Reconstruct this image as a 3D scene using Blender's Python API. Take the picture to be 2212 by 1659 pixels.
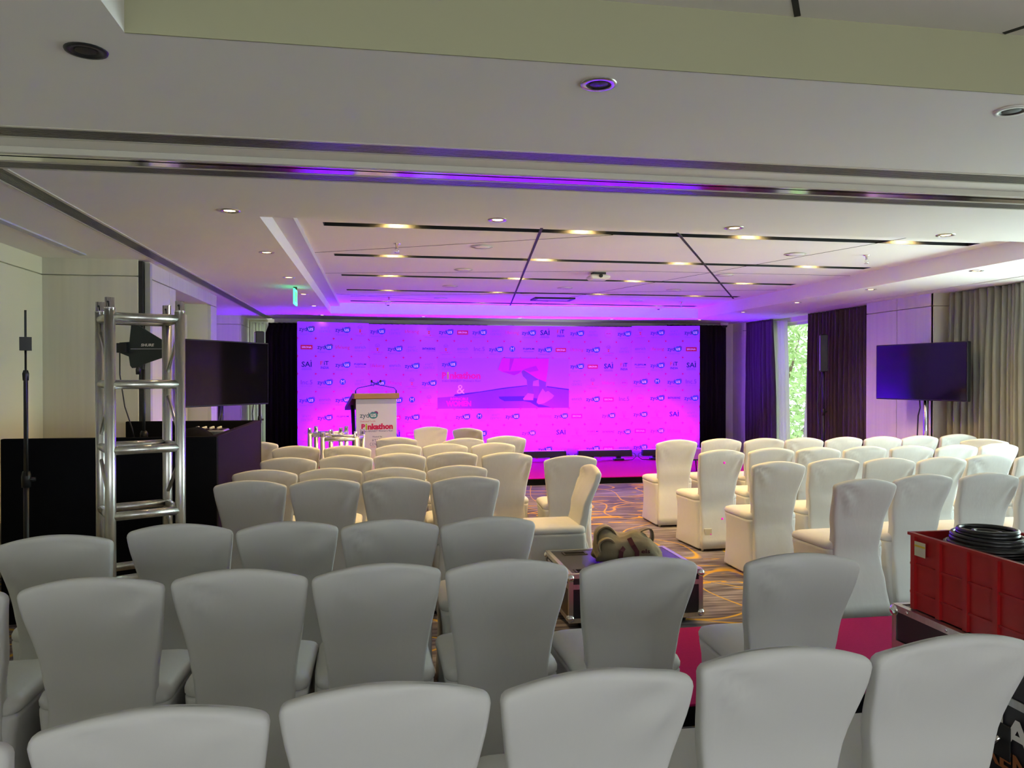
import bpy, math, random
from mathutils import Vector, Matrix
for o in list(bpy.data.objects): bpy.data.objects.remove(o, do_unlink=True)
sc = bpy.context.scene
COL = sc.collection
R = math.radians
random.seed(7)

# ------------------------------------------------------------------ camera, world, exposure, daylight
CAMZ = 1.58
cd = bpy.data.cameras.new('camera'); cam = bpy.data.objects.new('camera', cd); COL.objects.link(cam)
cd.sensor_fit = 'HORIZONTAL'; cd.sensor_width = 36.0; cd.lens = 36.0*1700.0/2212.0
cd.clip_start = .05; cd.clip_end = 300
cam.location = (0, 0, CAMZ); cam.rotation_euler = (R(90-0.505), 0, R(-9.7135))
sc.camera = cam
sc.view_settings.view_transform = 'Standard'; sc.view_settings.look = 'None'
sc.view_settings.exposure = 0.2; sc.view_settings.gamma = 1.0; sc.view_settings.use_curve_mapping = False
cy = sc.cycles
cy.max_bounces = 6; cy.diffuse_bounces = 4; cy.glossy_bounces = 3; cy.transmission_bounces = 4; cy.transparent_max_bounces = 8
cy.caustics_reflective = False; cy.caustics_refractive = False; cy.use_adaptive_sampling = True; cy.adaptive_threshold = .06; cy.use_denoising = True; cy.use_light_tree = False; cy.sample_clamp_indirect = 30
w = bpy.data.worlds.new('daylight'); sc.world = w; w.use_nodes = True
w.node_tree.nodes['Background'].inputs[0].default_value = (.86, .95, 1, 1)
w.node_tree.nodes['Background'].inputs[1].default_value = 3.4

def light(kind, name, loc, rot, energy, color, parent=None, **kw):
    d = bpy.data.lights.new(name, kind); d.energy = energy; d.color = color
    for k, v in kw.items(): setattr(d, k, v)
    o = bpy.data.objects.new(name, d); COL.objects.link(o)
    o.location = loc; o.rotation_euler = rot
    if parent: o.parent = parent
    return o
# right window daylight, plus added fill at rear openings and a nearer right window
for x, e_ in ((-.2, 31), (4.4, 15)):
    light('AREA', 'rear_fill_light', (x, -5.25, 1.45), (R(90), 0, 0), e_, (.97, 1, .94), shape='RECTANGLE', size=3.2, size_y=2.1)
for y_, e_ in ((6.0, 195), (3.75, 95)):
    light('AREA', 'right_window_and_fill', (7.62, y_, 1.25), (R(90), 0, R(90)), e_, (.78, .91, 1), shape='RECTANGLE', size=2.0, size_y=1.9)

# ------------------------------------------------------------------ materials
def mat(name, col, rough=.6, metal=0., bump=None, noise=None, spec=.5, trans=None, emit=None, coat=0, sheen=0):
    m = bpy.data.materials.new(name); m.use_nodes = True
    nt = m.node_tree; b = nt.nodes['Principled BSDF']; L = nt.links
    b.inputs['Base Color'].default_value = (*col, 1); b.inputs['Roughness'].default_value = rough
    b.inputs['Metallic'].default_value = metal; b.inputs['Specular IOR Level'].default_value = spec
    if coat: b.inputs['Coat Weight'].default_value = coat; b.inputs['Coat Roughness'].default_value = .05
    if sheen: b.inputs['Sheen Weight'].default_value = sheen
    if emit:
        b.inputs['Emission Color'].default_value = (*emit[0], 1); b.inputs['Emission Strength'].default_value = emit[1]
    tc = None
    def coord(scale):
        nonlocal tc
        if tc is None: tc = nt.nodes.new('ShaderNodeTexCoord')
        mp = nt.nodes.new('ShaderNodeMapping'); mp.inputs['Scale'].default_value = scale
        L.new(tc.outputs['Object'], mp.inputs['Vector']); return mp.outputs['Vector']
    if noise:                                # (scale vec, amount, detail)
        n = nt.nodes.new('ShaderNodeTexNoise'); n.inputs['Scale'].default_value = 1; n.inputs['Detail'].default_value = noise[2] if len(noise) > 2 else 4
        L.new(coord(noise[0]), n.inputs['Vector'])
        mx = nt.nodes.new('ShaderNodeMix'); mx.data_type = 'RGBA'
        a = noise[1]
        mx.inputs['A'].default_value = (*[max(0, c*(1-a)) for c in col], 1); mx.inputs['B'].default_value = (*[min(1, c*(1+a)) for c in col], 1)
        L.new(n.outputs['Fac'], mx.inputs['Factor']); L.new(mx.outputs['Result'], b.inputs['Base Color'])
    if bump:                                 # (scale vec, strength, distance)
        n = nt.nodes.new('ShaderNodeTexNoise'); n.inputs['Scale'].default_value = 1; n.inputs['Detail'].default_value = 4
        L.new(coord(bump[0]), n.inputs['Vector'])
        bp = nt.nodes.new('ShaderNodeBump'); bp.inputs['Strength'].default_value = bump[1]; bp.inputs['Distance'].default_value = bump[2]
        L.new(n.outputs['Fac'], bp.inputs['Height']); L.new(bp.outputs['Normal'], b.inputs['Normal'])
    return m
M = {}
M['cover'] = mat('white_stretch_fabric', (.60, .59, .575), .75, bump=((9, 9, 5), .3, .012), spec=.3)
M['ceil'] = mat('painted_ceiling', (.86, .82, .79), .85, noise=((1.5, 1.5, 1.5), .03), spec=.2)
M['olive'] = mat('olive_fascia', (.42, .41, .27), .8, spec=.2)  # fascia coloured olive, darker than the ceiling around it
M['panel'] = mat('pale_wood_laminate', (.68, .64, .54), .45, noise=((14, 14, .5), .13, 6), spec=.35)
M['plaster'] = mat('cream_plaster', (.76, .72, .56), .8, noise=((2, 2, 2), .03), spec=.2)
M['jamb'] = mat('grey_door_jamb', (.42, .41, .38), .5)
M['black'] = mat('black_paint', (.012, .012, .014), .5)
M['velvet'] = mat('black_felt', (.008, .008, .010), .95, spec=.05)
M['boothside'] = mat('dark_purple_cloth', (.020, .011, .034), .95, spec=.05)
M['groove'] = mat('shadow_joint', (.03, .028, .026), .8)
M['alu'] = mat('brushed_aluminium', (.62, .61, .58), .32, 1, noise=((60, 60, 4), .2), bump=((80, 80, 6), .1, .002))
M['rail'] = mat('polished_track', (.72, .72, .70), .12, 1)
M['chrome'] = mat('chrome', (.85, .85, .86), .12, 1)
M['slat'] = mat('grille_slat', (.20, .19, .18), .35, .6)
M['trim'] = mat('cream_trim', (.62, .59, .52), .5)
M['plastic'] = mat('black_plastic', (.009, .009, .011), .45)
M['screen'] = mat('dark_glass_screen', (.004, .004, .006), .07, spec=.55, coat=.15)
M['curtain'] = mat('plum_velvet_curtain', (.085, .058, .078), .9, spec=.1, noise=((25, 25, 2), .25))
M['bcurtain'] = mat('dark_plum_curtain', (.022, .014, .022), .95, spec=.05, noise=((25, 25, 2), .25))
M['gcurtain'] = mat('grey_velvet_curtain', (.27, .26, .23), .9, spec=.1, noise=((25, 25, 2), .2))
M['wood'] = mat('honey_wood', (.48, .24, .06), .4, noise=((3, 30, 30), .2, 5))
M['dwood'] = mat('dark_wood', (.10, .045, .03), .4, noise=((3, 30, 30), .2, 5))
M['white'] = mat('white_board', (.80, .78, .74), .6)
M['band'] = mat('grey_band', (.52, .52, .55), .6)
M['vinyl'] = mat('purple_washed_vinyl', (.48, .12, .80), .55, spec=.25)  # white vinyl with the purple stage wash mixed into its colour
M['pink'] = mat('magenta_felt_carpet', (.55, .008, .15), .95, noise=((60, 60, 60), .18), bump=((150, 150, 150), .3, .003), spec=.1)
M['casewood'] = mat('black_laminate', (.022, .020, .026), .32, noise=((90, 90, 90), .2), spec=.5)
M['red'] = mat('red_plastic', (.42, .012, .014), .35, spec=.5)
M['canvas'] = mat('khaki_canvas', (.23, .19, .12), .9, noise=((12, 12, 12), .2), bump=((60, 60, 60), .3, .004))
M['maroon'] = mat('maroon_webbing', (.07, .008, .016), .8)
M['rubber'] = mat('black_rubber', (.010, .010, .011), .28)
M['leaf'] = mat('green_leaves', (.40, .52, .22), .7, noise=((1.3, 1.3, 1.3), .55))
M['bark'] = mat('tree_bark', (.16, .11, .07), .9)
M['grass'] = mat('grass_ground', (.12, .20, .06), .95)
M['frame'] = mat('white_window_frame', (.75, .74, .66), .4)
M['lamp'] = mat('warm_lamp_glass', (1, .8, .5), .5, emit=((1, .74, .34), 9))
M['exit'] = mat('green_exit_glow', (.1, .8, .35), .4, emit=((.05, 1, .35), 2.2))
M['exit2'] = mat('green_exit_panel', (.1, .4, .2), .4, emit=((.12, .75, .22), 1.0))
M['sticker'] = mat('cream_sticker', (.62, .56, .40), .6)
M['yellow'] = mat('yellow_print', (.65, .45, .04), .6)
M['dot'] = mat('magenta_light_speck', (.9, .01, .55), .5, emit=((.9, 0, .6), .35))  # glowing discs stand in for magenta specks of light on a chair
M['ledface'] = mat('purple_led_face', (.2, .02, .3), .3, emit=((.45, .03, 1), 6))
# thin glass
g = bpy.data.materials.new('window_glass'); g.use_nodes = True; nt = g.node_tree; nt.nodes.clear()
o_ = nt.nodes.new('ShaderNodeOutputMaterial'); tr = nt.nodes.new('ShaderNodeBsdfTransparent'); gl = nt.nodes.new('ShaderNodeBsdfGlossy'); mx = nt.nodes.new('ShaderNodeMixShader')
tr.inputs[0].default_value = (.9, .97, .92, 1); gl.inputs['Roughness'].default_value = .03; mx.inputs[0].default_value = .08
nt.links.new(tr.outputs[0], mx.inputs[1]); nt.links.new(gl.outputs[0], mx.inputs[2]); nt.links.new(mx.outputs[0], o_.inputs[0]); M['glass'] = g
# sheer curtain: diffuse + translucent
g = bpy.data.materials.new('white_sheer'); g.use_nodes = True; nt = g.node_tree; nt.nodes.clear()
o_ = nt.nodes.new('ShaderNodeOutputMaterial'); df = nt.nodes.new('ShaderNodeBsdfDiffuse'); tl = nt.nodes.new('ShaderNodeBsdfTranslucent'); mx = nt.nodes.new('ShaderNodeMixShader')
df.inputs[0].default_value = (.85, .84, .78, 1); tl.inputs[0].default_value = (.85, .85, .76, 1); mx.inputs[0].default_value = .55
nt.links.new(df.outputs[0], mx.inputs[1]); nt.links.new(tl.outputs[0], mx.inputs[2]); nt.links.new(mx.outputs[0], o_.inputs[0]); M['sheer'] = g
# carpet: streaked grey-plum pile with flowing gold lines and leaf patches
def carpet():
    m = bpy.data.materials.new('patterned_carpet'); m.use_nodes = True; nt = m.node_tree; L = nt.links; b = nt.nodes['Principled BSDF']
    N = nt.nodes.new; tc = N('ShaderNodeTexCoord')
    def noise(scale, detail, rot=0, dist=0):
        mp = N('ShaderNodeMapping'); mp.inputs['Scale'].default_value = scale; mp.inputs['Rotation'].default_value = (0, 0, rot)
        L.new(tc.outputs['Object'], mp.inputs['Vector']); n = N('ShaderNodeTexNoise'); n.inputs['Scale'].default_value = 1
        n.inputs['Detail'].default_value = detail; n.inputs['Distortion'].default_value = dist
        L.new(mp.outputs['Vector'], n.inputs['Vector']); return n.outputs['Fac']
    def ramp(src, stops):
        r = N('ShaderNodeValToRGB'); e = r.color_ramp.elements
        while len(e) < len(stops): e.new(.5)
        for q, (p, c) in zip(e, stops): q.position = p; q.color = (*c, 1)
        L.new(src, r.inputs['Fac']); return r.outputs['Color']
    def mix(f, a, c):
        x = N('ShaderNodeMix'); x.data_type = 'RGBA'; L.new(f, x.inputs['Factor'])
        L.new(a, x.inputs['A'])
        if isinstance(c, tuple): x.inputs['B'].default_value = (*c, 1)
        else: L.new(c, x.inputs['B'])
        return x.outputs['Result']
    base = ramp(noise((2.2, 26, 1), 6, .5, .4), [(.28, (.085, .07, .082)), (.48, (.18, .155, .165)), (.62, (.31, .275, .27)), (.8, (.44, .40, .38))])
    big = ramp(noise((.9, .9, 1), 3), [(.35, (.45, .42, .5)), (.65, (1, 1, 1))])
    mm = N('ShaderNodeMix'); mm.data_type = 'RGBA'; mm.blend_type = 'MULTIPLY'; mm.inputs['Factor'].default_value = 1
    L.new(base, mm.inputs['A']); L.new(big, mm.inputs['B'])
    z = (0, 0, 0); o = (1, 1, 1)
    line1 = ramp(noise((.95, .95, 1), .0, .2), [(.445, z), (.450, o), (.456, o), (.461, z)])
    line2 = ramp(noise((1.25, .75, 1), .0, 1.1), [(.494, z), (.499, o), (.504, o), (.509, z)])
    patch = ramp(noise((2.2, 8, 1), 1.5, .9, 1.2), [(.60, z), (.61, o)])
    zone = ramp(noise((.42, .42, 1), 0, .4), [(.50, z), (.53, o)])
    pz = N('ShaderNodeMix'); pz.data_type = 'RGBA'; pz.blend_type = 'MULTIPLY'; pz.inputs['Factor'].default_value = 1
    L.new(patch, pz.inputs['A']); L.new(zone, pz.inputs['B'])
    c = mix(line1, mm.outputs['Result'], (.55, .33, .05)); c = mix(line2, c, (.55, .33, .05)); c = mix(pz.outputs['Result'], c, (.52, .29, .045))
    L.new(c, b.inputs['Base Color']); b.inputs['Roughness'].default_value = .95; b.inputs['Specular IOR Level'].default_value = .1
    bp = N('ShaderNodeBump'); bp.inputs['Strength'].default_value = .4; bp.inputs['Distance'].default_value = .004
    L.new(noise((180, 180, 180), 2), bp.inputs['Height']); L.new(bp.outputs['Normal'], b.inputs['Normal'])
    return m
M['carpet'] = carpet()
# print colours; backdrop blues and picture sky have the purple wash mixed in
def ink(n, c): M[n] = mat('ink_'+n, c, .6, spec=.2)
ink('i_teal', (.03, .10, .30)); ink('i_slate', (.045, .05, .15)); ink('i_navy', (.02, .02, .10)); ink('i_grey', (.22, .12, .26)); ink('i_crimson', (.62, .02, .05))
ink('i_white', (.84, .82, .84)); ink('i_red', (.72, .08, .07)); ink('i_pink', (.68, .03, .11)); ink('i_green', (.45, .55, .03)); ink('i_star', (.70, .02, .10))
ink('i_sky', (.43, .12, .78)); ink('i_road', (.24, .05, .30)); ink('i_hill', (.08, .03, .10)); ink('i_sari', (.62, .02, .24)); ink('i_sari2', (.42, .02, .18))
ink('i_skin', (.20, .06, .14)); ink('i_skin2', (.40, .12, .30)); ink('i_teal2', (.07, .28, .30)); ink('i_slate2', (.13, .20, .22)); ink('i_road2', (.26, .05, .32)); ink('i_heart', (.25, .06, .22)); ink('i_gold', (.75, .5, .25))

# ------------------------------------------------------------------ mesh builder
class MB:
    def __init__(s): s.v = []; s.f = []; s.m = []; s.sm = []
    def add(s, vs, fs, m=0, smooth=False, M4=None):
        k = len(s.v)
        if M4 is not None: vs = [M4 @ Vector(v) for v in vs]
        s.v += [tuple(v) for v in vs]
        for f in fs: s.f.append(tuple(i+k for i in f)); s.m.append(m); s.sm.append(smooth)
        return s
    def box(s, lo, hi, m=0, M4=None):
        (a, b, c), (d, e, f) = lo, hi
        return s.add([(a,b,c),(d,b,c),(d,e,c),(a,e,c),(a,b,f),(d,b,f),(d,e,f),(a,e,f)],
                     [(0,3,2,1),(4,5,6,7),(0,1,5,4),(1,2,6,5),(2,3,7,6),(3,0,4,7)], m, False, M4)
    def cbox(s, lo, hi, ch=.01, m=0, M4=None):      # box with chamfered vertical+horizontal edges
        (a, b, c), (d, e, f) = lo, hi
        rings = []
        for z, k in ((c, ch), (c+ch, 0), (f-ch, 0), (f, ch)):
            x0, x1, y0, y1 = a+k, d-k, b+k, e-k; q = ch*.7
            rings.append([(x0+q,y0,z),(x1-q,y0,z),(x1,y0+q,z),(x1,y1-q,z),(x1-q,y1,z),(x0+q,y1,z),(x0,y1-q,z),(x0,y0+q,z)])
        return s.loft(rings, m, cap=True, M4=M4)
    def loft(s, rings, m=0, cap=False, smooth=False, M4=None, closed=True):
        n = len(rings[0]); vs = [p for r in rings for p in r]; fs = []
        for i in range(len(rings)-1):
            for j in range(n if closed else n-1):
                k = (j+1) % n; fs.append((i*n+j, i*n+k, (i+1)*n+k, (i+1)*n+j))
        if cap: fs.append(tuple(reversed(range(n)))); fs.append(tuple(range((len(rings)-1)*n, len(rings)*n)))
        return s.add(vs, fs, m, smooth, M4)
    def tube(s, path, r, n=10, m=0, cap=True, M4=None, smooth=True):
        P = [Vector(p) for p in path]; rings = []; up = None
        for i, p in enumerate(P):
            t = (P[min(i+1, len(P)-1)]-P[max(i-1, 0)]).normalized()
            if up is None: up = Vector((0,0,1)) if abs(t.z) < .9 else Vector((1,0,0))
            a = t.cross(up).normalized(); b = a.cross(t); up = b
            rr = r[i] if isinstance(r, (list, tuple)) else r
            rings.append([p+a*rr*math.cos(2*math.pi*k/n)+b*rr*math.sin(2*math.pi*k/n) for k in range(n)])
        return s.loft(rings, m, cap, smooth, M4)
    def lathe(s, prof, c=(0,0,0), n=20, m=0, M4=None, smooth=True, cap=True):
        return s.loft([[(c[0]+r*math.cos(2*math.pi*k/n), c[1]+r*math.sin(2*math.pi*k/n), c[2]+z) for k in range(n)] for r, z in prof], m, cap, smooth, M4)
    def sphere(s, c, r, m=0, n=12, k=8, M4=None, sq=(1,1,1)):
        return s.loft([[(c[0]+sq[0]*r*math.sin(math.pi*i/k)*math.cos(2*math.pi*j/n), c[1]+sq[1]*r*math.sin(math.pi*i/k)*math.sin(2*math.pi*j/n), c[2]-sq[2]*r*math.cos(math.pi*i/k)) for j in range(n)] for i in [.05]+list(range(1, k))+[k-.05]], m, True, True, M4)
    def prism(s, poly, y0, y1, m=0, M4=None):        # polygon in x,z extruded along y
        n = len(poly)
        return s.add([(x, y0, z) for x, z in poly]+[(x, y1, z) for x, z in poly],
                     [tuple(range(n)), tuple(reversed(range(n, 2*n)))]+[((j+1) % n, j, n+j, n+(j+1) % n) for j in range(n)], m, False, M4)
    def flat(s, poly, y, m=0):                        # flat print facing -y
        return s.add([(x, y, z) for x, z in poly], [tuple(range(len(poly)))], m)
    def mesh(s, name, mats):
        me = bpy.data.meshes.new(name); me.from_pydata(s.v, [], s.f)
        for q in mats: me.materials.append(M[q] if isinstance(q, str) else q)
        me.polygons.foreach_set('material_index', s.m); me.polygons.foreach_set('use_smooth', s.sm); me.update()
        return me
    def build(s, name, mats, parent=None, loc=None, rz=None):
        if not isinstance(mats, (list, tuple)): mats = [mats]
        return link(name, s.mesh(name, mats), parent, loc, rz)
def link(name, me, parent=None, loc=None, rz=None):
    o = bpy.data.objects.new(name, me); COL.objects.link(o)
    if parent: o.parent = parent
    if loc: o.location = loc
    if rz is not None: o.rotation_euler = (0, 0, rz)
    return o
def tag(o, label, cat, group=None):
    o['label'] = label; o['category'] = cat
    if group: o['group'] = group
    return o
def thing(name, label, cat, loc=(0,0,0), rz=0, group=None):
    o = bpy.data.objects.new(name, None); COL.objects.link(o); o.location = loc; o.rotation_euler = (0,0,rz); o.empty_display_size = .1
    return tag(o, label, cat, group)
def struct(o): o['kind'] = 'structure'; return o
def wave(mb, pts): return mb
def rr(w, y0, y1, r, z, n=4):                           # rounded rectangle ring in x,y
    P = []
    for cx, cy, a0 in ((w-r, y1-r, 0), (-w+r, y1-r, 90), (-w+r, y0+r, 180), (w-r, y0+r, 270)):
        for k in range(n+1):
            a = R(a0+90*k/n); P.append((cx+r*math.cos(a), cy+r*math.sin(a), z))
    return P
def lerp(t, tab):
    for (a, b), (c, d) in zip(tab, tab[1:]):
        if t <= c: return b+(d-b)*(t-a)/(c-a) if c > a else b
    return tab[-1][1]
def smooth_tab(t, tab):
    for (a, b), (c, d) in zip(tab, tab[1:]):
        if t <= c:
            u = (t-a)/(c-a); u = u*u*(3-2*u); return b+(d-b)*u
    return tab[-1][1]

# ------------------------------------------------------------------ room shell
ZC, ZT, ZN = 2.64, 2.82, 2.86
TX0, TX1, TY0, TY1 = -.765, 5.71, 5.42, 13.45
def q(name, mb, m): return struct(mb.build(name, m))
fl = q('floor', MB().box((-3.3, -5.2, -.1), (7.6, 15.4, 0)), 'carpet')
# ceiling: lower soffit with two trays, a partition track and two air slots cut into it
c = MB()
def soff(x0, x1, y0, y1): c.box((x0, y0, ZC), (x1, y1, ZC+.34))
GX0, GX1 = -1.99, -1.87
soff(-3.3, 7.6, -5.2, -3.2); soff(-3.3, TX0, -3.2, 2.6); soff(TX1, 7.6, -3.2, 2.6); soff(-3.3, 7.6, 2.6, 3.65)
soff(-3.3, 7.6, 3.79, 3.95); soff(-3.3, 7.6, 4.17, 4.24); soff(-3.3, GX0, 4.36, 15.4)
soff(GX1, 7.6, 4.36, TY0); soff(GX1, TX0, TY0, TY1); soff(TX1, 6.67, TY0, TY1); soff(6.71, 7.6, TY0, TY1); soff(GX1, 7.6, TY1, 14.8); soff(GX1, 7.6, 14.8, 15.4)
ceil = q('ceiling', c, 'ceil')
# near tray top
MB().box((TX0, 2.596, ZC), (TX1, 2.602, ZN)).build('tray_fascia', 'olive', ceil)
MB().box((TX0-.1, -3.3, ZN), (TX1+.1, 2.7, ZN+.12)).build('tray_top', 'ceil', ceil)
# far tray top: strips between the five lighting slots, stepped cove on the left
SX0, SX1, SW = -.43, 5.52, .165
SY = [6.47, 8.10, 9.71, 11.34, 13.00]
t = MB(); y = TY0-.1
for s in SY:
    t.box((TX0-.1, y, ZT), (TX1+.1, s, ZT+.16)); t.box((TX0-.1, s, ZT), (SX0, s+SW, ZT+.16)); t.box((SX1, s, ZT), (TX1+.1, s+SW, ZT+.16)); y = s+SW
t.box((TX0-.1, y, ZT), (TX1+.1, TY1+.1, ZT+.16)); t.build('tray_top', 'ceil', ceil)
MB().box((TX0, TY0-.1, ZC+.125), (TX0+.15, TY1+.1, ZT)).build('tray_step', 'trim', ceil)
# joints scribed across the tray tops
def joint(a, b, wd, z, name='joint_strip'):
    A, B = Vector(a), Vector(b); d = (B-A).normalized(); n = Vector((-d.y, d.x))*wd/2
    MB().add([(*(A+n), z-.002), (*(A-n), z-.002), (*(B-n), z-.002), (*(B+n), z-.002), (*(A+n), z+.01), (*(A-n), z+.01), (*(B-n), z+.01), (*(B+n), z+.01)],
             [(0,1,2,3),(7,6,5,4),(0,4,5,1),(1,5,6,2),(2,6,7,3),(3,7,4,0)]).build(name, 'groove', ceil)
joint((1.35, 6.42), (2.27, 13.45), .024, ZT); joint((2.54, 6.43), (5.56, 11.70), .024, ZT)
for a, b in (((-.61, 8.06), (2.03, 6.63)), ((-.61, 9.64), (2.9, 8.84)), ((2.9, 8.84), (5.7, 8.8)), ((4.69, 6.2), (2.51, 13.4)), ((-.4, 12.3), (5.6, 10.4)), ((-.6, 12.0), (2.2, 13.4))): joint(a, b, .007, ZT)
joint((.55, 1.2), (1.47, 2.59), .022, ZN); joint((2.9, 1.4), (2.30, 2.59), .022, ZN)
# partition track with linear grilles either side
def grille(label_name, x0, x1, y0, y1, n, along):
    r = struct(MB().box((x0, y0, ZC+.05), (x1, y1, ZC+.06)).build(label_name, 'black'))
    for k in range(n):
        if along == 'x':
            a = y0+(y1-y0)*(k+.5)/n; wd = (y1-y0)/n*.27; MB().box((x0, a-wd, ZC-.002), (x1, a+wd, ZC+.03)).build('slat', 'slat', r)
        else:
            a = x0+(x1-x0)*(k+.5)/n; wd = (x1-x0)/n*.27; MB().box((a-wd, y0, ZC-.002), (a+wd, y1, ZC+.03)).build('slat', 'slat', r)
    return r
grille('trim_1', -3.3, 7.6, 3.65, 3.79, 8, 'x')
grille('trim_2', -3.3, 7.6, 4.24, 4.36, 7, 'x')
grille('trim_3', GX0, GX1, 4.36, 14.8, 9, 'y')
tk = struct(MB().box((-3.3, 3.96, ZC-.012), (7.6, 4.075, ZC+.05)).box((-3.3, 4.095, ZC-.012), (7.6, 4.17, ZC+.05)).build('trim_4', 'rail'))
MB().box((-3.3, 3.95, ZC-.03), (7.6, 3.985, ZC-.001)).build('track_lip', 'trim', tk)
MB().box((-3.3, 4.075, ZC+.02), (7.6, 4.095, ZC+.03)).build('track_gap', 'black', tk)
for yy in (3.64, 3.795, 4.225, 4.365): struct(MB().box((-3.3, yy-.008, ZC-.004), (7.6, yy+.008, ZC+.01)).build('trim_5', 'trim'))
struct(MB().box((GX1, 4.38, ZC-.006), (GX1+.022, 14.8, ZC+.01)).box((GX0-.018, 4.38, ZC-.004), (GX0, 14.8, ZC+.01)).build('trim_6', 'trim'))
struct(MB().box((6.665, 4.4, ZC+.02), (6.715, 14.8, ZC+.03)).build('trim_7', 'groove'))
struct(MB().box((-2.53, 4.8, ZC-.012), (-2.47, 7.32, ZC)).build('trim_8', 'band')); struct(MB().box((-2.53, 11.1, ZC-.012), (-2.47, 12.3, ZC)).build('trim_9', 'band'))

# walls
def wallp(name, pieces, m, **kw):
    b = MB()
    for lo, hi in pieces: b.box(lo, hi)
    return q(name, b, m)
T = ZC+.02
wl = wallp('wall_left', [((-3.2, -5.2, 0), (-2.95, 7.62, T)), ((-3.2, 7.62, 0), (-2.15, 7.72, T)), ((-2.4, 7.72, 0), (-2.11, 8.69, T)), ((-2.6, 10.45, 0), (-2.11, 10.80, T)),
                         ((-2.4, 8.69, 2.50), (-2.11, 10.45, T)), ((-3.3, 10.80, 0), (-2.78, 15.3, T)), ((-2.9, 10.78, 0), (-2.4, 10.80, T)), ((-2.78, 14.22, 0), (-2.36, 15.3, T))], 'plaster')
def panel(parent, lo, hi, m='panel'): return MB().cbox(lo, hi, .003, 0).build('panel', m, parent)
# cladding panels with open joints
panel(wl, (-2.948, 7.583, 2.494), (-2.13, 7.62, T)); panel(wl, (-2.948, 7.583, 0), (-2.13, 7.62, 2.486))
for y0, y1 in ((7.72, 8.445), (8.453, 8.69)):
    panel(wl, (-2.11, y0, 2.494), (-2.07, y1-.0, T)); panel(wl, (-2.11, y0, 0), (-2.07, y1, 2.486))
panel(wl, (-2.11, 8.69, 2.494), (-2.07, 10.45, T)); panel(wl, (-2.11, 10.45, 2.494), (-2.07, 10.80, T)); panel(wl, (-2.11, 10.45, 0), (-2.07, 10.80, 2.486))
for z0, z1 in ((0, 2.486), (2.494, T)):
    panel(wl, (-2.775, 14.18, z0), (-2.335, 14.22, z1)); panel(wl, (-2.36, 14.22, z0), (-2.32, 15.06, z1))
for y0, y1 in ((4.4, 6.05), (6.058, 7.583)): panel(wl, (-2.95, y0, 0), (-2.925, y1, 2.486), 'plaster'); panel(wl, (-2.95, y0, 2.494), (-2.925, y1, T), 'plaster')
struct(MB().box((-2.13, 7.60, 0), (-2.095, 7.66, 2.63)).build('trim_10', 'black'))
struct(MB().box((-2.09, 7.655, 0), (-2.045, 7.72, 2.62)).build('trim_11', 'jamb'))
struct(MB().box((-2.95, 3.96, 0), (-1.845, 4.17, T)).build('wall_pier', 'panel'))
# recessed double door in the left wall
d1 = struct(MB().box((-2.42, 8.69, 0), (-2.38, 10.45, 2.5)).build('door_1', 'jamb'))
for y0, y1 in ((8.76, 9.55), (9.58, 10.38)):
    lf = MB().cbox((-2.38, y0, .02), (-2.34, y1, 2.36), .006).build('door_leaf', 'panel', d1)
    MB().tube([(-2.34, y1-.1 if y0 < 9 else y0+.1, .95), (-2.29, y1-.1 if y0 < 9 else y0+.1, .95), (-2.29, y1-.1 if y0 < 9 else y0+.1, 1.25), (-2.34, y1-.1 if y0 < 9 else y0+.1, 1.25)], .01, 8).build('handle', 'chrome', lf)
# right wall with window openings
XR = 7.26
wr = wallp('wall_right', [((XR, -5.2, 0), (7.6, 2.7, T)), ((XR, 2.7, 2.5), (7.6, 4.8, T)), ((XR, 2.7, 0), (7.6, 4.8, .25)), ((XR, 4.8, 0), (7.6, 4.95, T)), ((XR, 4.95, 2.5), (7.6, 7.1, T)), ((XR, 4.95, 0), (7.6, 7.1, .25)), ((XR, 7.1, 0), (7.6, 8.9, T)), ((6.96, 8.94, 0), (7.6, 10.28, T)),
                          ((XR, 10.28, 0), (7.6, 12.0, T)), ((XR, 12.0, 2.56), (7.6, 13.75, T)), ((XR, 12.0, 0), (7.6, 13.75, .1)), ((XR, 13.75, 0), (7.6, 15.3, T))], 'plaster')
for z0, z1 in ((0, 2.476), (2.484, T)):
    panel(wr, (6.92, 8.905, z0), (6.96, 9.606, z1)); panel(wr, (6.92, 9.614, z0), (6.96, 10.28, z1)); panel(wr, (6.92, 8.90, z0), (XR, 8.94, z1)); panel(wr, (6.96, 10.28, z0), (XR, 10.3, z1))
for z0, z1 in ((0, 2.476), (2.484, T)):   # rounded column casing in the far corner
    prof = [(7.62, 14.25), (7.3, 14.25)]+[(7.0+.12-.12*math.cos(R(a))-.0, 14.37-.12*math.sin(R(a))+.0) for a in (90, 60, 30, 0)]+[(7.0, 14.75), (6.80, 14.78), (6.80, 15.3), (7.62, 15.3)]
    b = MB(); n = len(prof)
    b.add([(x, y_, z0) for x, y_ in prof]+[(x, y_, z1) for x, y_ in prof], [(j, j+1, n+j+1, n+j) for j in range(n-1)]+[tuple(range(n, 2*n))]); b.build('panel', 'panel', wr)
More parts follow.
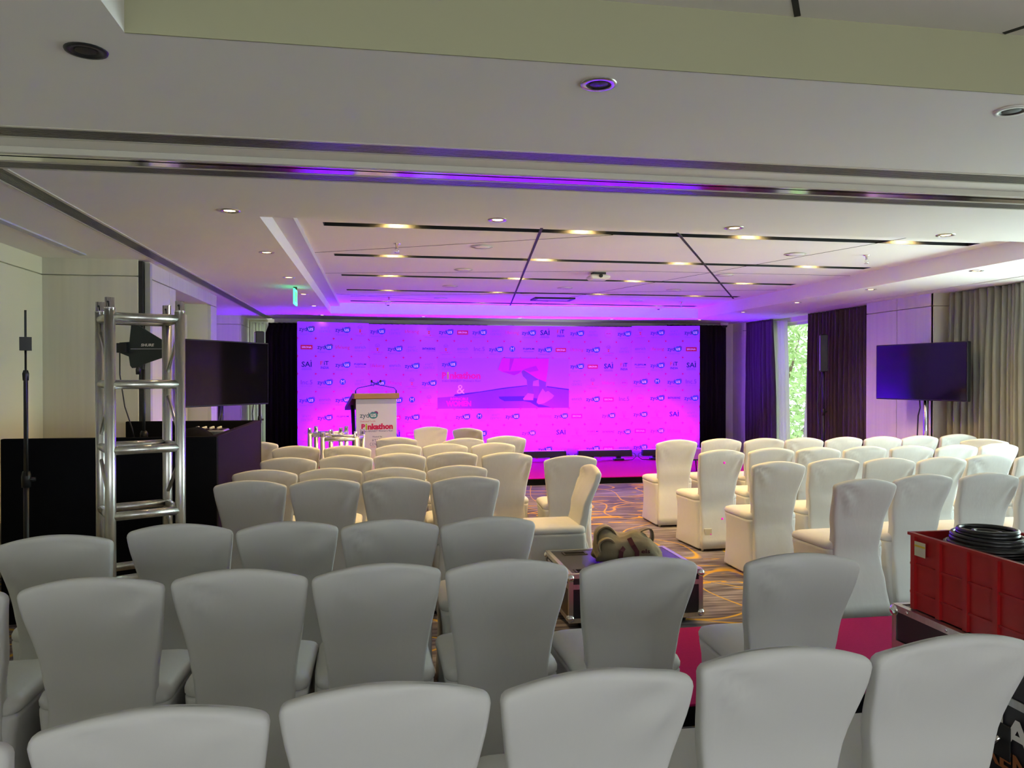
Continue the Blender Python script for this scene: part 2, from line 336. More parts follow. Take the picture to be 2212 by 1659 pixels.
def window(n, y0, y1, z0, z1, mull):
    wv = MB()
    fr = .05
    wv.box((XR+.1, y0, z0), (XR+.16, y0+fr, z1)).box((XR+.1, y1-fr, z0), (XR+.16, y1, z1)).box((XR+.1, y0, z0), (XR+.16, y1, z0+fr)).box((XR+.1, y0, z1-fr), (XR+.16, y1, z1))
    o = struct(wv.build('window_%d' % n, 'frame'))
    ys = [y0+fr]+mull+[y1-fr]
    for a, b in zip(ys, ys[1:]): MB().box((XR+.125, a+.012, z0+fr), (XR+.131, b-.012, z1-fr)).build('pane', 'glass', o)
    for a in mull: MB().box((XR+.1, a-.02, z0+fr), (XR+.16, a+.02, z1-fr)).build('mullion', 'frame', o)
window(1, 12.0, 13.75, .1, 2.56, [])
window(2, 4.95, 7.1, .25, 2.5, [6.02]); window(8, 2.7, 4.8, .25, 2.5, [3.75])  # second one is unseen, added to brighten the left wall
# back wall behind the stage, with pale window band above the backdrop and a bulkhead
wb = wallp('wall_back', [((-3.3, 15.12, 0), (7.6, 15.4, T))], 'plaster')
struct(MB().box((-1.84, 14.8, 2.575), (6.98, 14.86, T)).build('trim_12', 'trim'))
for k, (x0, x1) in enumerate(((-2.3, -1.98), (.55, .66), (2.1, 2.5), (2.62, 3.9))):
    o = struct(MB().box((x0, 15.08, .3), (x1, 15.12, 2.6)).build('window_%d' % (k+3), 'frame')); MB().box((x0+.02, 15.072, .35), (x1-.02, 15.08, 2.57)).build('pane', mat('bright_daylight_pane', (.8, .9, .85), .5, emit=((.8, 1, .85), .9)), o)
# rear wall behind the camera with two openings added for the fill light
wallp('wall_rear', [((-3.3, -5.2, 0), (7.6, -5.0, .3)), ((-3.3, -5.2, 2.55), (7.6, -5.0, 3.0)), ((-3.3, -5.2, .3), (-1.85, -5.0, 2.55)), ((1.45, -5.2, .3), (2.75, -5.0, 2.55)), ((6.05, -5.2, .3), (7.6, -5.0, 2.55))], 'plaster')

# ------------------------------------------------------------------ curtains
def curtain(label, axis, a0, a1, at, z0, z1, m, folds, amp, seed, gather=None, group=None, name='curtain'):
    rnd = random.Random(seed); ph = [rnd.uniform(0, 6.28) for _ in range(4)]; n = folds*9
    rings = []
    zs = [z0, z0+.15, z0+.6, z0+1.2, z0+1.8, z1-.18, z1-.05, z1]
    for z in zs:
        u = (z-z0)/(z1-z0); row = []
        for i in range(n+1):
            s = i/n; am = amp*(1.0 if u < .85 else .8)*(1+.35*math.sin(5*s*3.1+ph[1]))
            off = am*math.sin(2*math.pi*folds*s+ph[0]+1.1*math.sin(7*s+ph[2])+.35*math.sin(3*u+ph[3]+s*9))+.3*am*math.sin(4*math.pi*folds*s+ph[3]*u)
            pos = a0+(a1-a0)*s
            if gather: pos += gather(s, u)
            row.append((at+off, pos, z) if axis == 'y' else (pos, at+off, z))
        rings.append(row)
    b = MB().loft(rings, 0, smooth=True, closed=False)
    o = tag(b.build(name, m), label, 'curtain', group)
    sd = o.modifiers.new('thickness', 'SOLIDIFY'); sd.thickness = .004
    return o
curtain('grey velvet curtain at the right edge behind the right television', 'y', 7.46, 8.74, 7.10, .02, 2.63, 'gcurtain', 14, .075, 1)
curtain('wide plum curtain behind the right column loudspeaker', 'y', 10.34, 12.08, 7.10, .02, 2.63, 'curtain', 17, .05, 2)
curtain('plum curtain on the far side of the tall window', 'y', 13.28, 14.42, 7.06, .02, 2.63, 'curtain', 11, .05, 3, gather=lambda s, u: -.10*(1-u)*(1-s))
curtain('white sheer curtain on the far side of the tall window', 'y', 13.0, 13.42, 7.17, .02, 2.6, 'sheer', 5, .03, 4, gather=lambda s, u: -.16*(1-u)*(1-s), name='sheer_curtain')
curtain('white sheer curtain on the near side of the tall window', 'y', 12.02, 12.2, 7.17, .02, 2.6, 'sheer', 3, .03, 5, gather=lambda s, u: .26*(1-u)*s, name='sheer_curtain')
curtain('black-plum stage curtain left of the logo backdrop', 'x', -1.98, -.95, 14.72, .02, 2.56, 'bcurtain', 11, .05, 6, gather=lambda s, u: -.06*math.exp(-((u-.5)/.25)**2)*0+ .05*(1 if u > .97 else 0)*(1-s))
curtain('black-plum stage curtain hidden behind the left half of the backdrop', 'x', -.9, 2.05, 14.78, .02, 2.56, 'bcurtain', 26, .04, 7)
curtain('black-plum stage curtain hidden behind the right half of the backdrop', 'x', 3.95, 5.5, 14.78, .02, 2.56, 'bcurtain', 14, .04, 8)
curtain('black-plum stage curtain between the backdrop and the rounded column', 'x', 5.55, 6.78, 14.62, .02, 2.60, 'bcurtain', 11, .05, 9)
curtain('white sheer curtain in the far left corner window', 'x', -2.28, -1.93, 14.98, .02, 2.58, 'sheer', 5, .03, 10, name='sheer_curtain')

# ------------------------------------------------------------------ ceiling fittings
ORD = ['first', 'second', 'third', 'fourth', 'fifth', 'sixth', 'seventh', 'eighth', 'ninth', 'tenth']
LX = [.16, 1.76, 3.32, 4.86]
for k, s in enumerate(SY):
    th = thing('slot_light', 'black linear slot light in the tray, %s from the partition track' % ORD[k], 'slot light', (0, s, ZT), 0, 'slot lights in the ceiling tray')
    b = MB(); h = .155
    b.box((SX0, .0, h-.01), (SX1, SW, h)).box((SX0, -.002, .002), (SX1, .004, h)).box((SX0, SW-.004, .002), (SX1, SW+.002, h)).box((SX0, 0, .002), (SX0+.004, SW, h)).box((SX1-.004, 0, .002), (SX1, SW, h))
    b.build('channel', 'black', th)
    for x in LX:
        MB().lathe([(.045, .148), (.045, .12), (.04, .115)], (x, SW/2, 0), 14).build('lamp', 'lamp', th)
        light('SPOT', 'slot_lamp_light', (x, SW/2, .095), (0, 0, 0), (100, 95, 75, 34, 10)[k], (1, .66, .23), th, spot_size=R(150), spot_blend=.6, shadow_soft_size=.03)
def downlight(x, y, label, lit=True, ring='alu', e=22):
    th = thing('downlight', label, 'downlight', (x, y, ZC), 0, 'recessed downlights')
    MB().lathe([(.046, .0), (.046, -.006), (.064, -.005), (.066, .0)], n=24, cap=False).build('trim_ring', ring, th)
    b = MB().lathe([(.046, -.005), (.036, .0), (.034, -.0005)], n=20, cap=False); b.build('reflector', 'chrome' if lit else 'black', th)
    MB().lathe([(.036, -.001), (.030, -.0025), (.001, -.003)], n=20).build('lamp', 'lamp' if lit else 'black', th)
    if lit: light('SPOT', 'downlight_beam', (0, 0, -.012), (0, 0, 0), e, (1, .74, .40), th, spot_size=R(95), spot_blend=.8, shadow_soft_size=.03)
YD = [5.25, 6.95, 8.65, 10.35, 12.02, 13.78]
for k, y_ in enumerate(YD): downlight(-.925, y_, 'lit downlight left of the ceiling tray, %s from the partition track' % ORD[k], e=16 if y_ < 12 else 3)
for k, x in enumerate((.80, 2.50, 4.18)): downlight(x, 5.25, 'lit downlight before the tray edge, %s of the middle three from left' % ORD[k])
for k, y_ in enumerate(YD[1:]): downlight(5.88, y_, 'lit downlight right of the ceiling tray, %s from the partition track' % ORD[k], e=12 if y_ < 12 else 3)
for k, x in enumerate((.80, 2.52, 4.22)): downlight(x, 13.86, 'lit downlight above the backdrop, %s of three from left' % ORD[k], e=2)
downlight(-.93, 2.76, 'unlit black downlight at top left', False, 'plastic')
downlight(.79, 2.76, 'unlit downlight with bare metal ring at top centre', False, 'alu')
downlight(2.49, 2.76, 'unlit downlight with white ring at top right edge', False, 'white')
for k, (x, y_) in enumerate(((.18, 7.38), (4.9, 7.28), (.18, 12.32), (4.92, 12.28))):
    th = thing('sprinkler', ('near left', 'near right', 'far left', 'far right')[k]+' sprinkler head hanging from the ceiling tray', 'sprinkler', (x, y_, ZT), 0, 'sprinkler heads')
    MB().lathe([(.035, 0), (.035, -.006), (.012, -.012), (.010, -.05)], n=14).build('body', 'chrome', th)
    MB().tube([(-.014, 0, -.045), (-.016, 0, -.07), (0, 0, -.085), (.016, 0, -.07), (.014, 0, -.045)], .004, 6).build('frame_arm', 'chrome', th)
    MB().lathe([(.026, -.086), (.026, -.090)], n=12).build('deflector', 'chrome', th)
for k, (x, y_) in enumerate(((.98, 7.42), (4.15, 7.34), (.98, 9.04), (4.15, 8.98), (.98, 10.71), (2.57, 10.66), (4.15, 10.64), (.98, 12.34), (4.15, 12.27))):
    nm = ['near left', 'near right', 'second left', 'second right', 'third left', 'third centre', 'third right', 'farthest left', 'farthest right'][k]
    th = thing('ceiling_speaker', 'round white ceiling speaker grille, %s of the tray' % nm, 'speaker', (x, y_, ZT), 0, 'ceiling speakers')
    MB().lathe([(.10, 0), (.11, -.003), (.105, -.008), (.095, -.008)], n=28, cap=False).build('rim', 'trim', th)
    MB().lathe([(.096, -.006), (.05, -.009), (.001, -.010)], n=28).build('grille', 'ceil', th)
th = thing('projector', 'small white ceiling-mounted projector in the middle of the tray', 'projector', (2.59, 9.05, ZT))
MB().cbox((-.12, -.10, -.085), (.12, .12, -.03), .02).build('body', 'white', th); MB().cbox((-.08, -.05, -.03), (.08, .05, 0), .004).build('mount', 'black', th)
MB().lathe([(.022, 0), (.022, .02), (.018, .022)], n=14, M4=Matrix.Translation((0, -.10, -.05)) @ Matrix.Rotation(R(90), 4, 'X')).build('lens', 'plastic', th)
th = thing('air_cassette', 'dark square air cassette at the far end of the tray', 'air vent', (2.73, 12.15, ZT))
MB().box((-.32, -.2, -.025), (-.26, .2, 0)).box((.26, -.2, -.025), (.32, .2, 0)).box((-.26, -.2, -.025), (.26, -.15, 0)).box((-.26, .15, -.025), (.26, .2, 0)).build('frame', 'black', th)
MB().box((-.26, -.15, -.02), (.26, .15, 0)).build('grille', 'trim', th)
for x, nm in ((.18, 'left'), (4.9, 'right')):
    th = thing('smoke_detector', 'white smoke detector near the far %s end of the tray' % nm, 'detector', (x, 13.28, ZT))
    MB().lathe([(.055, 0), (.055, -.012), (.04, -.035), (.02, -.04)], n=16).build('body', 'white', th); MB().lathe([(.022, -.038), (.018, -.052)], n=12).build('sensor', 'plastic', th)
# exit sign
th = thing('exit_sign', 'glowing green exit sign hanging left of the tray', 'exit sign', (-.95, 9.57, ZC), R(0))
MB().box((-.02, -.015, -.03), (.02, .015, 0)).build('bracket', 'black', th)
MB().box((-.008, -.16, -.21), (.008, .16, -.03)).build('panel', 'exit', th)
p = MB(); p.box((.008, -.12, -.18), (.010, .12, -.06)).build('lettering_panel', 'exit2', th)
th = thing('security_camera', 'white dome security camera at the far right ceiling corner', 'camera', (6.66, 14.40, ZC))
MB().lathe([(.075, 0), (.075, -.04), (.062, -.055)], n=20).build('base', 'white', th); MB().sphere((0, 0, -.062), .055, 0, sq=(1, 1, .8)).build('dome', 'plastic', th)

# ------------------------------------------------------------------ stage, riser, backdrop
M['pink_shaded'] = mat('shaded_magenta_carpet', (.31, .007, .085), .95, noise=((60, 60, 60), .18), bump=((150, 150, 150), .3, .003), spec=.1)  # stage carpet darkened for the riser, its shade put into the colour
def platform(name, label, x0, x1, y0, y1, h, m='pink'):
    th = thing(name, label, 'platform', ((x0+x1)/2, (y0+y1)/2, 0)); a, b = (x1-x0)/2, (y1-y0)/2
    MB().box((-a, -b, 0), (a, b, h-.012)).build('deck', 'velvet', th); MB().cbox((-a-.003, -b-.003, h-.012), (a+.003, b+.003, h), .004).build('carpet_top', m, th)
platform('stage', 'low stage carpeted in magenta below the logo backdrop', -1.45, 6.3, 11.25, 14.4, .10)
platform('riser', 'low magenta-carpeted riser in the aisle behind the front rows', 1.0, 3.45, 3.36, 4.40, .10, 'pink_shaded')

FC = {}
def txt(s, bold=0.0, shear=0.0):
    k = (s, bold, shear)
    if k in FC: return FC[k]
    cu = bpy.data.curves.new('t', 'FONT'); cu.body = s; cu.size = 1; cu.offset = bold; cu.shear = shear; cu.resolution_u = 2; cu.fill_mode = 'FRONT'
    o = bpy.data.objects.new('t', cu); COL.objects.link(o); bpy.context.view_layer.update()
    me = o.evaluated_get(bpy.context.evaluated_depsgraph_get()).to_mesh()
    V = [(v.co.x, v.co.y) for v in me.vertices]; F_ = [tuple(p.vertices) for p in me.polygons]
    o.to_mesh_clear(); bpy.data.objects.remove(o); bpy.data.curves.remove(cu)
    x0 = min(v[0] for v in V); x1 = max(v[0] for v in V); y0 = min(v[1] for v in V); y1 = max(v[1] for v in V)
    FC[k] = (V, F_, x0, x1, y0, y1); return FC[k]
def put(mb, s, cx, cz, wdt, m, y=-.0012, bold=0.0, hgt=None, shear=0.0):
    V, F_, x0, x1, y0, y1 = txt(s, bold, shear)
    k = wdt/(x1-x0); kz = hgt/(y1-y0) if hgt else k
    mb.add([(cx+(v[0]-(x0+x1)/2)*k, y, cz+(v[1]-(y0+y1)/2)*kz) for v in V], F_, m)
def disc(mb, cx, cz, rx, rz, m, y=-.001, n=22): mb.flat([(cx+rx*math.cos(2*math.pi*k/n), cz+rz*math.sin(2*math.pi*k/n)) for k in range(n)], y, m)
def rect(mb, x0, x1, z0, z1, m, y=-.001): mb.flat([(x0, z0), (x1, z0), (x1, z1), (x0, z1)], y, m)
def ringp(mb, cx, cz, r, wd, m, y=-.001, n=26):
    a = [(cx+r*math.cos(2*math.pi*k/n), y, cz+r*math.sin(2*math.pi*k/n)) for k in range(n)]; b = [(cx+(r-wd)*math.cos(2*math.pi*k/n), y, cz+(r-wd)*math.sin(2*math.pi*k/n)) for k in range(n)]
    mb.add(a+b, [(k, (k+1) % n, n+(k+1) % n, n+k) for k in range(n)], m)
def lg_z(s=1, tl='i_grey', cols=('i_slate', 'i_teal')):
    b = MB(); mats = [cols[0], cols[1], 'i_white', tl, 'i_heart']
    put(b, 'zyd', -.052*s, -.004*s, .118*s, 0, bold=.012); disc(b, .062*s, .003*s, .056*s, .043*s, 1); disc(b, .095*s, .03*s, .028*s, .026*s, 4, -.0008); disc(b, .05*s, .03*s, .02*s, .018*s, 4, -.0008)
    put(b, 'us', .062*s, .003*s, .07*s, 2, -.0018, bold=.02); put(b, 'Dedicated To Life', -.008*s, -.07*s, .19*s, 3); return b, mats
def lg_h():
    b = MB(); put(b, 'H Y A T T', 0, .028, .115, 0, bold=.004, hgt=.034); put(b, 'C E N T R I C', 0, -.022, .17, 0, bold=.004, hgt=.034); put(b, 'VIVA  HOTEL', 0, -.062, .16, 1, hgt=.008); return b, ['i_grey', 'i_pink']
def lg_m():
    b = MB(); ringp(b, 0, .055, .026, .003, 0); ringp(b, -.02, .048, .017, .003, 0, -.0008); ringp(b, .02, .048, .017, .003, 0, -.0008)
    rect(b, -.018, .018, -.002, .018, 1); rect(b, -.014, .014, -.030, -.006, 1); put(b, 'Healthy Master', 0, -.052, .19, 1, bold=.015, hgt=.026); put(b, 'taste & nutrition', 0, -.078, .13, 0); return b, ['i_heart', 'i_red']
def lg_s():
    b = MB(); rect(b, -.088, .088, -.034, .034, 0); put(b, 'SIRONA', 0, 0, .14, 1, -.002, bold=.005); return b, ['i_crimson', 'i_white']
def lg_l():
    b = MB(); put(b, 'lifelong', 0, 0, .215, 0, bold=.012); return b, ['i_red']
def lg_e():
    b = MB(); put(b, 'enrich', 0, .012, .17, 0, bold=.004); put(b, 'feel happy with you', 0, -.046, .16, 0); disc(b, .012, .072, .007, .007, 1); return b, ['i_grey', 'i_red']
def lg_a():
    b = MB(); put(b, 'SAI', 0, .01, .15, 0, bold=.02, hgt=.08); disc(b, .062, .066, .014, .009, 1); put(b, 'YOGA IN SPORT', 0, -.048, .14, 0, hgt=.012); rect(b, -.075, .075, -.07, -.066, 0); return b, ['i_navy', 'i_heart']
def lg_f():
    b = MB(); put(b, 'F', -.045, .03, .04, 0, bold=.02, hgt=.062); put(b, 'iT', .022, .03, .07, 1, bold=.02, hgt=.062); put(b, 'INDIA', 0, -.04, .12, 1, bold=.01, hgt=.036); return b, ['i_red', 'i_navy']
def lg_j():
    b = MB(); put(b, 'FUJIFILM', 0, .012, .18, 0, bold=.015, hgt=.034); disc(b, -.004, .03, .006, .004, 1, -.0018); put(b, 'Value from Innovation', 0, -.026, .16, 0, hgt=.016); return b, ['i_navy', 'i_red']
def lg_i():
    b = MB(); put(b, 'Inc.5', 0, .008, .17, 0, bold=.004); put(b, 'FEEL LIKE WALKING', 0, -.052, .16, 0, hgt=.009); return b, ['i_heart']
def lg_v():
    b = MB(); disc(b, 0, .012, .045, .045, 0); put(b, 'M', 0, .012, .05, 1, -.002, bold=.0); put(b, 'MEDITATION', 0, -.062, .14, 2, hgt=.008); return b, ['i_teal', 'i_white', 'i_grey']
def lg_x():
    b = MB(); put(b, 'ENTHUSIONZ', 0, .008, .2, 0, bold=.03, hgt=.032); put(b, 'A Digital communication', .03, -.026, .15, 0, hgt=.014); return b, ['i_navy']
def lg_o():
    b = MB(); ringp(b, 0, 0, .06, .004, 0); ringp(b, 0, 0, .044, .002, 0); put(b, 'Y', 0, 0, .03, 1, bold=.03); disc(b, -.024, .004, .009, .009, 1); disc(b, .024, .004, .009, .009, 1); return b, ['i_pink', 'i_crimson']
LG = {}
for k, f in dict(Z=lg_z, H=lg_h, M=lg_m, S=lg_s, L=lg_l, E=lg_e, A=lg_a, F=lg_f, J=lg_j, I=lg_i, V=lg_v, X=lg_x, O=lg_o).items():
    b, mats = f(); b.v = [(x*1.14, y_, z*1.14) for x, y_, z in b.v]; LG[k] = b.mesh('printed_logo', mats)
LEFT = ['ZHZM', 'SZLE', 'AFZJ', 'IZVH', 'ZEZS', 'HZJZ', 'MZAL', 'ZIHZ']
MAIN = ['ZHLMZSZHLZAFZHOZ', 'MZHXMEIZVJZSLZMH', 'LEZH........ZSAF', 'ZLMZ........HMLO', 'HZVM........EZSI', 'ZSZLMZVHZELZSHZM', 'LASHELZOHZHAMJXZ', 'ZIFZJMSZEHZLOZSE']
RIGHT = ['MZHZ', 'ELZS', 'JZFA', 'ZVZI', 'OZXZ', 'ZMAH', 'SZLM', 'ZEJZ']
CW = .2995
bd = thing('logo_backdrop', 'wide white backdrop printed with rows of sponsor logos behind the stage', 'backdrop', (0, 0, .10))
def bpanel(p0, p1, rows, z1=2.42):
    A, B = Vector(p0), Vector(p1); d = B-A; wd = d.length; ang = math.atan2(d.y, d.x)
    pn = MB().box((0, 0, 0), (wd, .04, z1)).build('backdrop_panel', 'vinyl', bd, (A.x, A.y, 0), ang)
    nc = len(rows[0]); cw = wd/nc; ch = .302; top = z1-.13
    st = MB()
    for r, row in enumerate(rows):
        for i, k in enumerate(row):
            if k != '.':
                link('printed_logo', LG[k], pn, ((i+.5)*cw, -.001, top-r*ch))
    for r in range(-1, 8):
        for i in range(nc+1):
            if 0 <= r <= 6 and 'nope' in rows: continue
            x, z = i*cw, top-(r+.5)*ch
            if nc == 16 and 4 < i < 12 and 2.0 <= r+.5 <= 4.2: continue
            if not .0 < z < z1+.01: continue
            e = .032; h = .008
            P = [(x, z+e), (x-h, z+h), (x-e, z), (x-h, z-h), (x, z-e), (x+h, z-h), (x+e, z), (x+h, z+h)]
            P = [(min(max(a, .001), wd-.001), max(.002, min(c_, z1-.001))) for a, c_ in P]
            st.flat(P, -.0014, 0)
    s_ = st.build('printed_stars', 'i_star', pn); s_['kind'] = 'stuff'
    return pn, cw, top
bpanel((-1.33, 13.72), (-.145, 14.0), LEFT, 2.42)
pm, cw, top = bpanel((-.145, 14.0), (4.65, 14.0), MAIN, 2.405)
bpanel((4.65, 14.0), (5.86, 13.72), RIGHT, 2.425)
# printed picture in the middle of the backdrop
ps = thing('x', '', '')
bpy.data.objects.remove(ps)
PW, PH = 8*cw, 3*.302
def pu(x, y): return ((x-100)/1910*PW, (828-y)/716*PH)
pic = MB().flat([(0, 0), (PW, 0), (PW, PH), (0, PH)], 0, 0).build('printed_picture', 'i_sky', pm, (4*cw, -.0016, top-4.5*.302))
def pp(name, poly, m, y): MB().flat([pu(*p) for p in reversed(poly)], y, 0).build(name, m, pic)
pp('road_print', [(100,672),(340,655),(1040,545),(1390,505),(1700,520),(2010,560),(2010,828),(100,828)], 'i_road', -.0006)
pp('hill_print', [(330,650),(350,625),(700,588),(1040,535),(1390,498),(1390,508),(1040,552),(700,600),(380,652)], 'i_hill', -.0012)
pp('hill_print', [(1680,512),(1880,538),(2010,555),(2010,572),(1680,526)], 'i_hill', -.0012)
pp('shadow_print', [(975,660),(1340,655),(1540,690),(1530,760),(1740,815),(1560,815),(1440,745),(1340,725),(1060,725),(990,690)], 'i_hill', -.0018)
pp('leg_print', [(1300,290),(1400,280),(1470,330),(1560,420),(1480,440),(1470,520),(1490,630),(1400,640),(1395,520),(1385,420),(1330,370)], 'i_skin', -.0024)
pp('foot_print', [(1400,612),(1490,625),(1480,715),(1340,712),(1330,690)], 'i_skin2', -.003)
pp('leg_print', [(1560,412),(1672,450),(1660,560),(1560,640),(1570,520)], 'i_skin', -.0024)
pp('foot_print', [(1620,545),(1660,600),(1700,580),(1790,650),(1760,690),(1640,760),(1560,775),(1530,740),(1560,640)], 'i_skin2', -.003)
pp('skirt_print', [(1025,115),(1710,115),(1700,250),(1668,455),(1530,400),(1420,330),(1330,275),(1300,320),(1200,358),(1030,310),(965,275)], 'i_sari', -.0036)
pp('skirt_fold_print', [(1030,302),(1200,358),(1262,330),(1312,288),(1140,304)], 'i_sari2', -.0042)
pp('skirt_fold_print', [(1330,275),(1520,222),(1560,290),(1430,310)], 'i_sari2', -.0042)
pp('skirt_fold_print', [(1140,115),(1200,115),(1145,290),(1125,285)], 'i_sari2', -.0042)
b, mats = lg_z(1.15); b.build('printed_logo', mats, pic, (*[pu(262, 205)[0]], -.002, pu(262, 205)[1]))
def pinkathon(parent, cx, cz, wd, y, tagline='i_heart'):
    b = MB(); h = wd*.19
    put(b, 'P', cx-wd*.44, cz, wd*.12, 0, y, .06, h*.92); put(b, 'i', cx-wd*.345, cz, wd*.05, 1, y, .06, h)
    put(b, 'nkathon', cx+wd*.095, cz, wd*.80, 0, y, .06, h)
    put(b, "India's BIGGEST Women's Run!", cx, cz-h*.72, wd*.98, 2, y, .005)
    b.build('printed_title', ['i_pink', 'i_green', tagline], parent)
pinkathon(pic, *pu(440, 360), .70, -.002)
b = MB(); put(b, '&', *pu(430, 555), .14, 0, -.0025, .0); b.build('printed_ampersand', 'i_gold', pic)
b = MB(); put(b, 'INVINCIBLE', *pu(410, 690), .32, 0, -.0025, .02, hgt=.05); put(b, 'WOMEN', *pu(400, 756), .45, 0, -.0025, .05, hgt=.10); b.build('printed_title', 'i_pink', pic)

# LED battens on the stage floor washing the backdrop
BX = [(-.55, 'behind the lectern'), (1.15, 'hidden behind the left chairs'), (2.77, 'third from left, left of the aisle'), (3.97, 'in the middle of the stage edge'), (5.15, 'rightmost')]
for k, (x, nm) in enumerate(BX):
    th = thing('led_batten', 'black LED batten light on the stage floor, '+nm, 'stage light', (x, 13.45, .10), 0, 'LED battens washing the backdrop')
    MB().cbox((-.49, -.05, .075), (.49, .05, .185), .008).build('housing', 'plastic', th)
    MB().box((-.47, .03, .186), (.47, .05, .19)).build('lens_strip', 'ledface', th)
    for xx in (-.25, .25):
        MB().box((xx-.04, -.03, .04), (xx+.04, .03, .076)).build('bracket', 'black', th); MB().cbox((xx-.09, -.06, 0), (xx+.09, .06, .04), .008).build('foot', 'rubber', th)
    for s in (-1, 1):
        MB().tube([(s*.49, 0, .13), (s*.55, 0, .12), (s*.57, -.02, .06), (s*.5, -.03, .012), (s*.3, -.05, .008)], .006, 6).build('cable', 'rubber', th)
    light('AREA', 'batten_wash', (0, .04, .24), (R(180-38), 0, 0), 125, (.125, .0, 1), th, shape='RECTANGLE', size=.9, size_y=.06, spread=R(150))
    light('SPOT', 'batten_pink', (.05, -.02, .24), (R(180-40), 0, 0), 17, (1, .03, .75), th, spot_size=R(50), spot_blend=1, shadow_soft_size=.05)
# small printed stool-table at the right front of the stage
th = thing('side_table', 'small table with printed front on thin black legs at the right stage edge', 'table', (4.78, 11.6, .10))
MB().box((-.22, -.18, .22), (.22, .18, .37)).build('box_top', 'vinyl', th); MB().box((-.225, -.185, .20), (.225, .185, .22)).build('base_rim', 'black', th)
b = MB(); disc(b, -.05, .30, .04, .04, 0, -.1805); b.build('printed_logo', 'i_teal', th)
for sx in (-.19, .19):
    for sy in (-.15, .15): MB().tube([(sx, sy, 0), (sx*.9, sy, .2)], .009, 8).build('leg', 'black', th)

# lectern
th = thing('lectern', 'white-fronted lectern with honey wood top and two gooseneck microphones', 'lectern', (-.01, 11.62, .10), R(14))
MB().cbox((-.30, 0, 0), (.30, .03, 1.16), .004).build('front_panel', 'white', th); MB().box((-.295, -.0015, 1.09), (.295, 0, 1.16)).build('top_band', 'band', th)
MB().cbox((-.335, -.03, 1.165), (.335, .10, 1.245), .006).build('front_rail', 'wood', th)
b = MB(); b.add([(-.335, .10, 1.165), (.335, .10, 1.165), (.335, .62, .98), (-.335, .62, .98), (-.335, .10, 1.245), (.335, .10, 1.245), (.335, .62, 1.03), (-.335, .62, 1.03)], [(3,2,1,0),(4,5,6,7),(0,1,5,4),(1,2,6,5),(2,3,7,6),(3,0,4,7)]); b.build('reading_top', 'dwood', th)
MB().box((-.27, .03, 1.02), (.27, .3, 1.16)).build('under_shelf', 'black', th)
for s in (-.27, .27): MB().tube([(s, .38, 1.06), (s*.95, .34, .6), (s*.95, .33, .02)], .03, 8).build('leg', 'black', th)
MB().box((-.3, .0, 0), (.3, .45, .03)).build('base', 'black', th)
MB().tube([(-.25, .5, 1.0), (-.27, .45, .8), (-.2, .4, .5), (-.1, .38, .04)], .006, 6).build('cable', 'rubber', th)
for s in (-1, 1):
    mc = MB().tube([(s*.30, .03, 1.245), (s*.295, .03, 1.29), (s*.27, .03, 1.32), (s*.15, .03, 1.345), (s*.02, .03, 1.37), (-s*.06, .03, 1.41)], .006, 8).build('gooseneck', 'plastic', th)
    MB().sphere((-s*.066, .03, 1.42), .017, sq=(1, 1, 1.2)).build('microphone_head', 'rubber', mc); MB().lathe([(.012, 0), (.009, .045)], (s*.30, .03, 1.245), 10).build('socket', 'plastic', mc)
b, mats = lg_z(1.15, 'i_pink', ('i_slate2', 'i_teal2')); b.build('printed_logo', mats, th, (-.12, -.001, .92))
pinkathon(th, .01, .76, .47, -.0015, 'i_slate')
b = MB(); put(b, 'Hosted by', .01, .61, .14, 0); put(b, 'H Y A T T', .01, .56, .15, 0, bold=-.004, hgt=.042); put(b, 'C E N T R I C', .01, .505, .22, 0, bold=-.004, hgt=.042); put(b, 'VIVA  HOTEL', .01, .465, .2, 1, hgt=.012); b.build('printed_host', ['i_slate', 'i_pink'], th)

